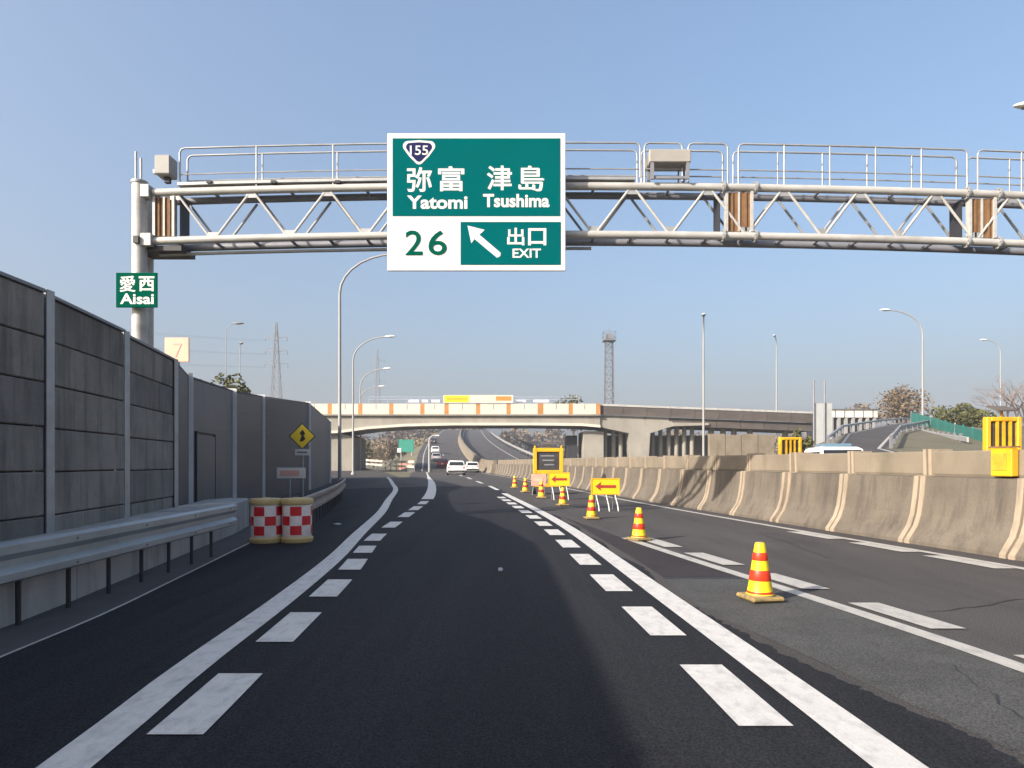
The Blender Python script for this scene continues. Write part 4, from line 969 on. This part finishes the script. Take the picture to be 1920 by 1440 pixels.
# ------------------------------------------------------------------ cars
def car(label, x, y, rz, paint, L_=4.2, W_=1.72, H_=1.5, kind='car', glass=None, group='cars on the far road', z=None):
    g = glass or GLASS
    t = thing('car' if kind == 'car' else 'van', label, kind, (x, y, RZ(y) if z is None else z), rz, group)
    h = W_/2
    if kind == 'van':
        st = [(-L_/2, .35, .95, 1.0, .97), (-L_/2+.05, .25, H_*.96, 1.0, .90), (-L_/2+.3, .22, H_, 1.0, .88), (L_*.18, .22, H_, 1.0, .88), (L_*.28, .22, H_*.97, 1.0, .86), (L_*.42, .22, .98, 1.0, .93), (L_/2-.1, .25, .85, .97, .9), (L_/2, .35, .7, .9, .85)]
    else:
        st = [(-L_/2, .38, .86, .93, .9), (-L_/2+.08, .25, H_*.64, .98, .93), (-L_/2+.18, .22, H_*.93, 1.0, .84), (-L_/2+.6, .2, H_, 1.0, .80), (-L_*.02, .2, H_, 1.0, .80), (L_*.12, .2, H_*.94, 1.0, .80), (L_*.27, .2, .92, 1.0, .90), (L_*.42, .22, .80, .98, .88), (L_/2-.05, .28, .66, .93, .85), (L_/2, .36, .58, .85, .8)]
    n_ = 10; vs = []; fs = []
    for yy_, zl, zt_, wb, wt in st:
        belt = min(.90, zt_-.04) if zt_ > .95 else zt_*.88
        half = [(wb*h*.82, zl), (wb*h, zl+.10), (wb*h, belt), (wt*h, zt_-.06), (wt*h*.86, zt_)]
        for xx, zz in half + [(-a, b) for a, b in reversed(half)]: vs.append((xx, yy_, zz))
    for i in range(len(st)-1):
        for k in range(n_): fs.append((i*n_+k, i*n_+(k+1) % n_, (i+1)*n_+(k+1) % n_, (i+1)*n_+k))
    fs += [tuple(range(n_-1, -1, -1)), tuple((len(st)-1)*n_+k for k in range(n_))]
    body = MB().mesh(vs, fs).build('body', paint, t, smooth=35, world=False)
    def pane(nm, a, b, c, d_, parent=body, m_=g):
        A_, B_, C_, D_ = map(Vector, (a, b, c, d_)); nn = (B_-A_).cross(C_-A_).normalized()*.012
        MB().mesh([A_+nn, B_+nn, C_+nn, D_+nn, A_-nn*.6, B_-nn*.6, C_-nn*.6, D_-nn*.6], [(0, 1, 2, 3), (7, 6, 5, 4), (0, 4, 5, 1), (1, 5, 6, 2), (2, 6, 7, 3), (3, 7, 4, 0)]).build(nm, m_, t, world=False)
    if kind == 'van':
        yr = -L_/2
        pane('rear_window', (-h*.80, yr+.03, 1.05), (h*.80, yr+.03, 1.05), (h*.76, yr+.045, H_*.88), (-h*.76, yr+.045, H_*.88))
        pane('windscreen', (h*.86, L_*.405+.02, 1.05), (-h*.86, L_*.405+.02, 1.05), (-h*.78, L_*.29+.02, H_*.93), (h*.78, L_*.29+.02, H_*.93))
        for s_ in (-1, 1):
            for a, b in ((-L_*.44, -L_*.18), (-L_*.15, L_*.08), (L_*.10, L_*.26)):
                pane('side_window', (s_*h*1.0, a, 1.02), (s_*h*1.0, b, 1.02), (s_*h*.905, b-.02, H_*.90), (s_*h*.905, a+.02, H_*.90))
    else:
        pane('rear_window', (-h*.80, -L_/2+.065, H_*.66), (h*.80, -L_/2+.065, H_*.66), (h*.70, -L_/2+.150, H_*.90), (-h*.70, -L_/2+.150, H_*.90))
        pane('windscreen', (h*.80, L_*.25+.02, .97), (-h*.80, L_*.25+.02, .97), (-h*.70, L_*.13+.02, H_*.91), (h*.70, L_*.13+.02, H_*.91))
        for s_ in (-1, 1):
            for a, b in ((-L_*.38, -L_*.12), (-L_*.10, L_*.14)):
                pane('side_window', (s_*h*.995, a, .95), (s_*h*.995, b, .95), (s_*h*.835, b-.12, H_*.91), (s_*h*.835, a+.06, H_*.91))
    for s_ in (-1, 1):
        MB().box((s_*h*.80, -L_/2+.02, .78), (.20, .06, .18), 0, 0, .02).build('tail_lamp', TAIL, t, world=False)
        MB().box((s_*h*.74, L_/2-.06, .62), (.26, .08, .12), 0, 0, .02).build('headlight', LAMP_W, t, world=False)
        for yy_ in (-L_*.31, L_*.31):
            wh = MB().tube([(s_*(h-.20), yy_, .31), (s_*(h+.005), yy_, .31)], .31, 18).build('wheel', BLACK, t, smooth=40, world=False)
            MB().tube([(s_*(h-.02), yy_, .31), (s_*(h+.012), yy_, .31)], .19, 14).build('rim', GALV, wh, smooth=40, world=False)
    MB().box((0, -L_/2-.01, .42), (W_*.92, .10, .16), 0, 0, .03).build('bumper', BLACK, t, world=False)
    MB().box((0, -L_/2-.015, .66), (.33, .02, .165)).build('number_plate', S_WHITE, t, world=False)
    return t
car('white hatchback driving away under the bridge, nearest car ahead', (855-CX)*72/FPX, 72, .10, CAR_W, 3.5, 1.95, 1.55)
car('white low car further ahead, right of the nearest white one', (884-CX)*88/FPX, 88, .12, CAR_W, 4.4, 1.75, 1.42)
car('dark red car on the left beyond the bridge', (829-CX)*104/FPX, 104, .12, CAR_R, 4.2, 1.72, 1.5)
car('white car climbing the hill behind the dark red one', (816-CX)*141/FPX, 141, .12, CAR_W, 4.4, 1.75, 1.6)
car('dark car climbing the hill, farthest of the queue', (814-CX)*185/FPX, 185, .10, CAR_K, 4.4, 1.75, 1.6)
car('silver car just behind the dark red one beside the gore pole', (818-CX)*120/FPX, 120, .12, CAR_S, 4.3, 1.72, 1.5)
v = car('white van whose roof shows over the barrier on the opposite carriageway', (1588-CX)*26/FPX, 27.0, math.pi-.25, CAR_W, 4.5, 1.72, 2.0, 'van', GLASS, None, 0.0)
rb3 = MB().box((0, -.3, 2.06), (1.1, 1.7, .14), 0, 0, .05).build('roof_box', GLASS_B, v, world=False)

# ------------------------------------------------------------------ far rails, fences, signs
X_BEAM = [(0, .40), (.06, .45), (.06, .85), (0, .9), (-.03, .9), (-.03, .40)]
def path_rail(name, label, pts, rails, m_, post_m, step, cat='guard rail', rh=.18, hp=1.0):
    t = thing(name, label, cat, pts[0])
    for z_ in rails:
        MB().sweep([(0, z_), (.06, z_+.03), (.06, z_+rh-.03), (0, z_+rh), (-.04, z_+rh), (-.04, z_)], pts).build('rail', m_, t)
    for i in range(len(pts)-1):
        a, b = Vector(pts[i]), Vector(pts[i+1]); n_ = max(1, int((b-a).length/step))
        for k in range(n_):
            q = a+(b-a)*k/n_; MB().box((q.x, q.y, q.z+hp/2), (.12, .12, hp)).build('post', post_m, t)
    return t
path_rail('guard_rail', 'pale double guard rail curving round the exit ramp below the bridge', [(-13.2, 90, 0), (-15.6, 100, 0), (-20, 110, 0), (-27, 124, .3), (-38, 140, .6)], (.55, 1.25), mat('pale_beige_rail', (.60, .52, .42), .6, var=.1), GALV_D, 3.0, rh=.34, hp=1.5)
path_rail('guard_rail', 'white guard rail along the opposite carriageway beyond the bridge', [(RB(y)+12.8, y, RZ(y)) for y in (84, 95, 106, 120, 141, 165, 190, 225, 270)], (.45,), POLE_P, GALV_D, 4.0, rh=.45)
path_rail('guard_rail', 'white guard rail curving along the right side of the entry ramp', [(x+.3, y, z) for x, y, z in rb_[1:]], (.40,), POLE_P, GALV_D, 4.0, rh=.28, hp=.7)
path_rail('guard_rail', 'grey guard rail along the left side of the entry ramp', [(x-.2, y, z) for x, y, z in ra[1:]], (.5,), GALV, GALV_D, 4.0, rh=.18, hp=.7)
path_rail('guard_rail', 'pale guard rail below the green fence on the right', [P(1722, 820, 62), P(1760, 832, 52), P(1815, 845, 40)], (.5,), POLE_P, GALV_D, 2.5, rh=.32)
# green fence on the bank
fp = [P(1708, 803, 80), P(1745, 812, 68), P(1790, 825, 54), P(1845, 838, 42)]
t = thing('green_fence', 'green mesh fence on the bank at the right', 'fence', fp[0])
for i in range(len(fp)-1):
    a, b = Vector(fp[i]), Vector(fp[i+1]); n_ = 3
    for k in range(n_):
        q, q2 = a+(b-a)*k/n_, a+(b-a)*(k+1)/n_
        mb = MB(); h = 30*q.y/FPX
        mb.mesh([(p_.x, p_.y+dy, p_.z+zz) for p_ in (q, q2) for dy in (0, .04) for zz in (-.6, 30*p_.y/FPX)], [(0, 1, 3, 2), (4, 6, 7, 5), (0, 4, 5, 1), (2, 3, 7, 6), (0, 2, 6, 4), (1, 5, 7, 3)]); mb.build('mesh_panel', FENCE_G, t)
        MB().tube([(q.x, q.y-.06, q.z-1.2), (q.x, q.y-.06, q.z+h+.1)], .06, 6).build('post', POLE_P if k == 0 else FENCE_G, t)
# green direction sign far under the bridge
x, y, z = P(762, 836, 150)
t = thing('direction_sign', 'small far green direction sign seen under the bridge', 'road sign', (x, y, 0))
MB().box((x, y, z), (3.4, .15, 2.8), 0, 0, .05).build('plate', SIGN_FAR, t)
MB().box((x-1.6, y-.12, z-1.0), (.9, .06, 1.0)).build('white_field', S_WHITE, t)
for s_ in (-1.2, 1.2): MB().tube([(x+s_, y+.15, 0), (x+s_, y+.15, z+1)], .12, 8).build('post', GALV, t)
x, y, _ = P(772, 870, 118)
t = thing('orange_barrier', 'orange water-filled barrier behind the exit gore', 'barrier', (x, y, 0))
for k in range(3): MB().prism([(y-.3, 0), (y-.15, .5), (y-.12, 1.1), (y+.12, 1.1), (y+.15, .5), (y+.3, 0)], 0, x-2.2+k*1.5, x-2.2+k*1.5+1.42).build('segment', [PINK, S_PEACH, PINK][k], t)
# white low building behind the ramp
t = thing('white_building', 'long cream building with dark openings beyond the mesh screen', 'building', P(1605, 800, 130))
xa, xb = P(1556, 0, 130)[0], P(1646, 0, 130)[0]; z0, z1 = P(0, 783, 130)[2], P(0, 768, 130)[2]
MB().b2((xa, 130, z0), (xb, 142, z1), 0, .05).build('upper_wall', WALL_W, t)
MB().b2((xa+.3, 130.8, 0), (xb-.3, 141, z0-.003)).build('lower_wall', CHARCOAL, t)  # charcoal colour stands in for the deep shade behind the pillars
for k in range(7): xx = xa+.5+(xb-xa-1)*k/6; MB().b2((xx-.25, 130.1, 0), (xx+.25, 130.7, z0-.003)).build('pillar', POLE_P, t)
for k in range(5): xx = xa+1+(xb-xa-2)*k/4; MB().b2((xx-.08, 129.93, z0+.1), (xx+.08, 129.997, z1-.1)).build('wall_joint', GALV_D, t)
MB().b2((xa-.3, 129.7, z1), (xb+.3, 142.3, z1+.15)).build('roof', GALV_D, t)

# ------------------------------------------------------------------ trees
def leafy(label, x, y, z0, zc, rx, rz_, mtl, n_=1500, ls=.35, seed=1, name='tree', cat='tree', ry=None, trunk=.18, clumps=22, group='leafy trees'):
    rr = random.Random(seed); ry = ry or rx
    t = thing(name, label, cat, (x, y, z0), 0, group)
    tb = MB(); top = zc+rz_*.35
    tb.tube([(x, y, z0-.1), (x+.05*rx, y, z0+(zc-z0)*.5), (x-.03*rx, y, zc), (x, y, top)], [trunk, trunk*.8, trunk*.55, trunk*.15], 7)
    cl = []
    for i in range(clumps):
        while True:
            u = Vector((rr.uniform(-1, 1), rr.uniform(-1, 1), rr.uniform(-1, 1)))
            if .25 < u.length < 1: break
        c = Vector((x+u.x*rx*.78, y+u.y*ry*.78, zc+u.z*rz_*.78)); cl.append((c, rr.uniform(.26, .46)))
        if i % 2 == 0: tb.tube([(x, y, z0+(zc-z0)*rr.uniform(.45, .95)), tuple((Vector((x, y, zc-.2*rz_))+c)/2), tuple(c)], [trunk*.45, trunk*.28, trunk*.08], 5)
    tb.build('trunk', BARK, t, smooth=60)
    mb = MB()
    for i in range(n_):
        c, q = rr.choice(cl)
        u = Vector((rr.gauss(0, 1), rr.gauss(0, 1), rr.gauss(0, 1))).normalized()*rr.uniform(.3, 1.0)**.5
        p = c+Vector((u.x*rx*q, u.y*ry*q, u.z*rz_*q)); a = Vector((rr.gauss(0, 1), rr.gauss(0, 1), rr.gauss(0, .7))).normalized(); b = a.orthogonal().normalized(); b.rotate(Matrix.Rotation(rr.uniform(0, 6.28), 3, a)); s_ = ls*rr.uniform(.6, 1.3)
        mb.mesh([p-a*s_*.6, p+b*s_*.35, p+a*s_*.6, p-b*s_*.35], [(0, 1, 2, 3)])
    mb.build('crown', mtl, t, fix=False)
    return t
def bare(label, x, y, z0, h, spread, seed, mtl=TWIG, r0=.20, group='bare trees', depth=5):
    rr = random.Random(seed); t = thing('bare_tree', label, 'tree', (x, y, z0), 0, group)
    tr = MB(); tw = MB()
    def grow(p, d, L_, r, dep):
        q = p+d*L_; mid = p+d*L_*.5+Vector((rr.gauss(0, 1), rr.gauss(0, 1), 0))*L_*.05
        (tr if dep > 2 else tw).tube([p, mid, q], [r, r*.85, r*.7], 6 if dep > 2 else 3, caps=False)
        if dep == 0: return
        for k in range(rr.choice((2, 3, 3)) if dep > 1 else 3):
            nd = (d+Vector((rr.gauss(0, 1), rr.gauss(0, 1), rr.gauss(.25, .5)))*spread).normalized()
            if nd.z < -.1: nd.z = .1
            grow(p+d*L_*rr.uniform(.6, 1.0), nd, L_*rr.uniform(.60, .80), r*.58, dep-1)
    grow(Vector((x, y, z0-.1)), Vector((0, 0, 1)), h*.30, r0, depth)
    tr.build('trunk', BARK, t, smooth=60); tag(tw.build('twigs', mtl, t), kind='stuff')
    return t
leafy('rounded olive tree peeping over the left wall, left of two', (408-CX)*52/FPX, 52, 0, 5.9, 1.9, 2.2, LEAF_O, 2200, .30, 3)
leafy('yellow-green tree peeping over the left wall, right of two', (455-CX)*50/FPX, 50, 0, 5.6, 1.8, 2.3, LEAF_O, 2200, .30, 4)
bare('bare tree behind the left end of the bridge', (592-CX)*112/FPX, 112, 0, 13.5, .55, 5)
bare('bare twiggy tree left of the first ramp lamp', (618-CX)*118/FPX, 118, 0, 12.5, .55, 6)
leafy('low dry olive tree above the bridge behind the mast', (1075-CX)*145/FPX, 145, 0, 12.2, 5.0, 3.6, LEAF_O, 1600, .6, 7)
leafy('dome-shaped brown tree beside the ramp lamp', (1695-CX)*125/FPX, 125, 4, 11.6, 4.6, 4.2, LEAF_B, 2600, .5, 8, clumps=34)
leafy('wide olive bush behind the green fence', (1808-CX)*76/FPX, 76, 2.5, 5.9, 3.3, 2.5, LEAF_O, 3600, .32, 9, 'bush', 'bush', clumps=30)
bare('bare reddish tree at the right edge, nearer one', (1893-CX)*74/FPX, 74, 2, 11.5, .5, 10)
bare('bare reddish tree at the right edge, farther one', (1925-CX)*80/FPX, 80, 2, 13.5, .5, 12)
leafy('yellow-green bush beside the barred display trailer', (1503-CX)*40/FPX, 40, .2, 2.4, .75, 1.0, LEAF_O, 900, .16, 13, 'bush', 'bush', trunk=.05)
leafy('low brown hedge tree beyond the cream building', (1600-CX)*150/FPX, 150, 2, 12.0, 6.0, 2.4, LEAF_B, 1500, .6, 14)
for i, (px, yy_, zc, rx, m_) in enumerate(((700, 165, 3.6, 4.5, LEAF_T), (735, 175, 4.2, 4.5, LEAF_B), (785, 190, 4.4, 4.6, LEAF_T), (668, 150, 3.6, 4.0, LEAF_O))):
    leafy(['tan dry thicket under the bridge left of the green sign', 'brown dry thicket just left of the green sign', 'tan dry thicket behind the green sign', 'olive thicket beside the bridge abutment'][i], (px-CX)*yy_/FPX, yy_, 0, zc, rx, zc*.9, m_, 1300, .5, 20+i, 'thicket', 'bush', group='thickets under the bridge')
rr = random.Random(31); mb = MB()
for i in range(22000):
    x = rr.uniform(-190, 190); y = rr.uniform(330, 350)+abs(x)*.1
    if -45 < x < -12 and y < 430: y += 0
    top = 13.5+3.0*math.sin(x*.09)+2.0*math.sin(x*.31+1)+1.2*math.sin(x*1.1)
    p = Vector((x, y, rr.uniform(0, 1)**.8*max(3, top)+8*math.exp(-((x+30)/30)**2))); a = Vector((rr.gauss(0, 1), rr.gauss(0, 1), rr.gauss(0, 1))).normalized(); b = a.orthogonal()
    s_ = rr.uniform(.6, 1.3); mb.mesh([p-a*s_, p+b*s_*.6, p+a*s_, p-b*s_*.6], [(0, 1, 2, 3)])
tag(mb.build('far_wood', LEAF_B, fix=False), 'distant belt of brown winter trees', 'trees', kind='stuff')
# ------------------------------------------------------------------ thin winter haze
hz = MB().b2((-905, -65, -1.2), (905, 905, 82)).build('haze', None)
hm = bpy.data.materials.new('haze_air'); hm.use_nodes = True; hn = hm.node_tree; hn.nodes.clear()
ho = hn.nodes.new('ShaderNodeOutputMaterial'); hv = hn.nodes.new('ShaderNodeVolumePrincipled')
hv.inputs['Color'].default_value = (.80, .87, 1.0, 1); hv.inputs['Density'].default_value = .0005; hv.inputs['Anisotropy'].default_value = .0
hn.links.new(hv.outputs[0], ho.inputs['Volume'])
hz.data.materials.clear(); hz.data.materials.append(hm)
tag(hz, 'thin pale haze in the air', kind='stuff')
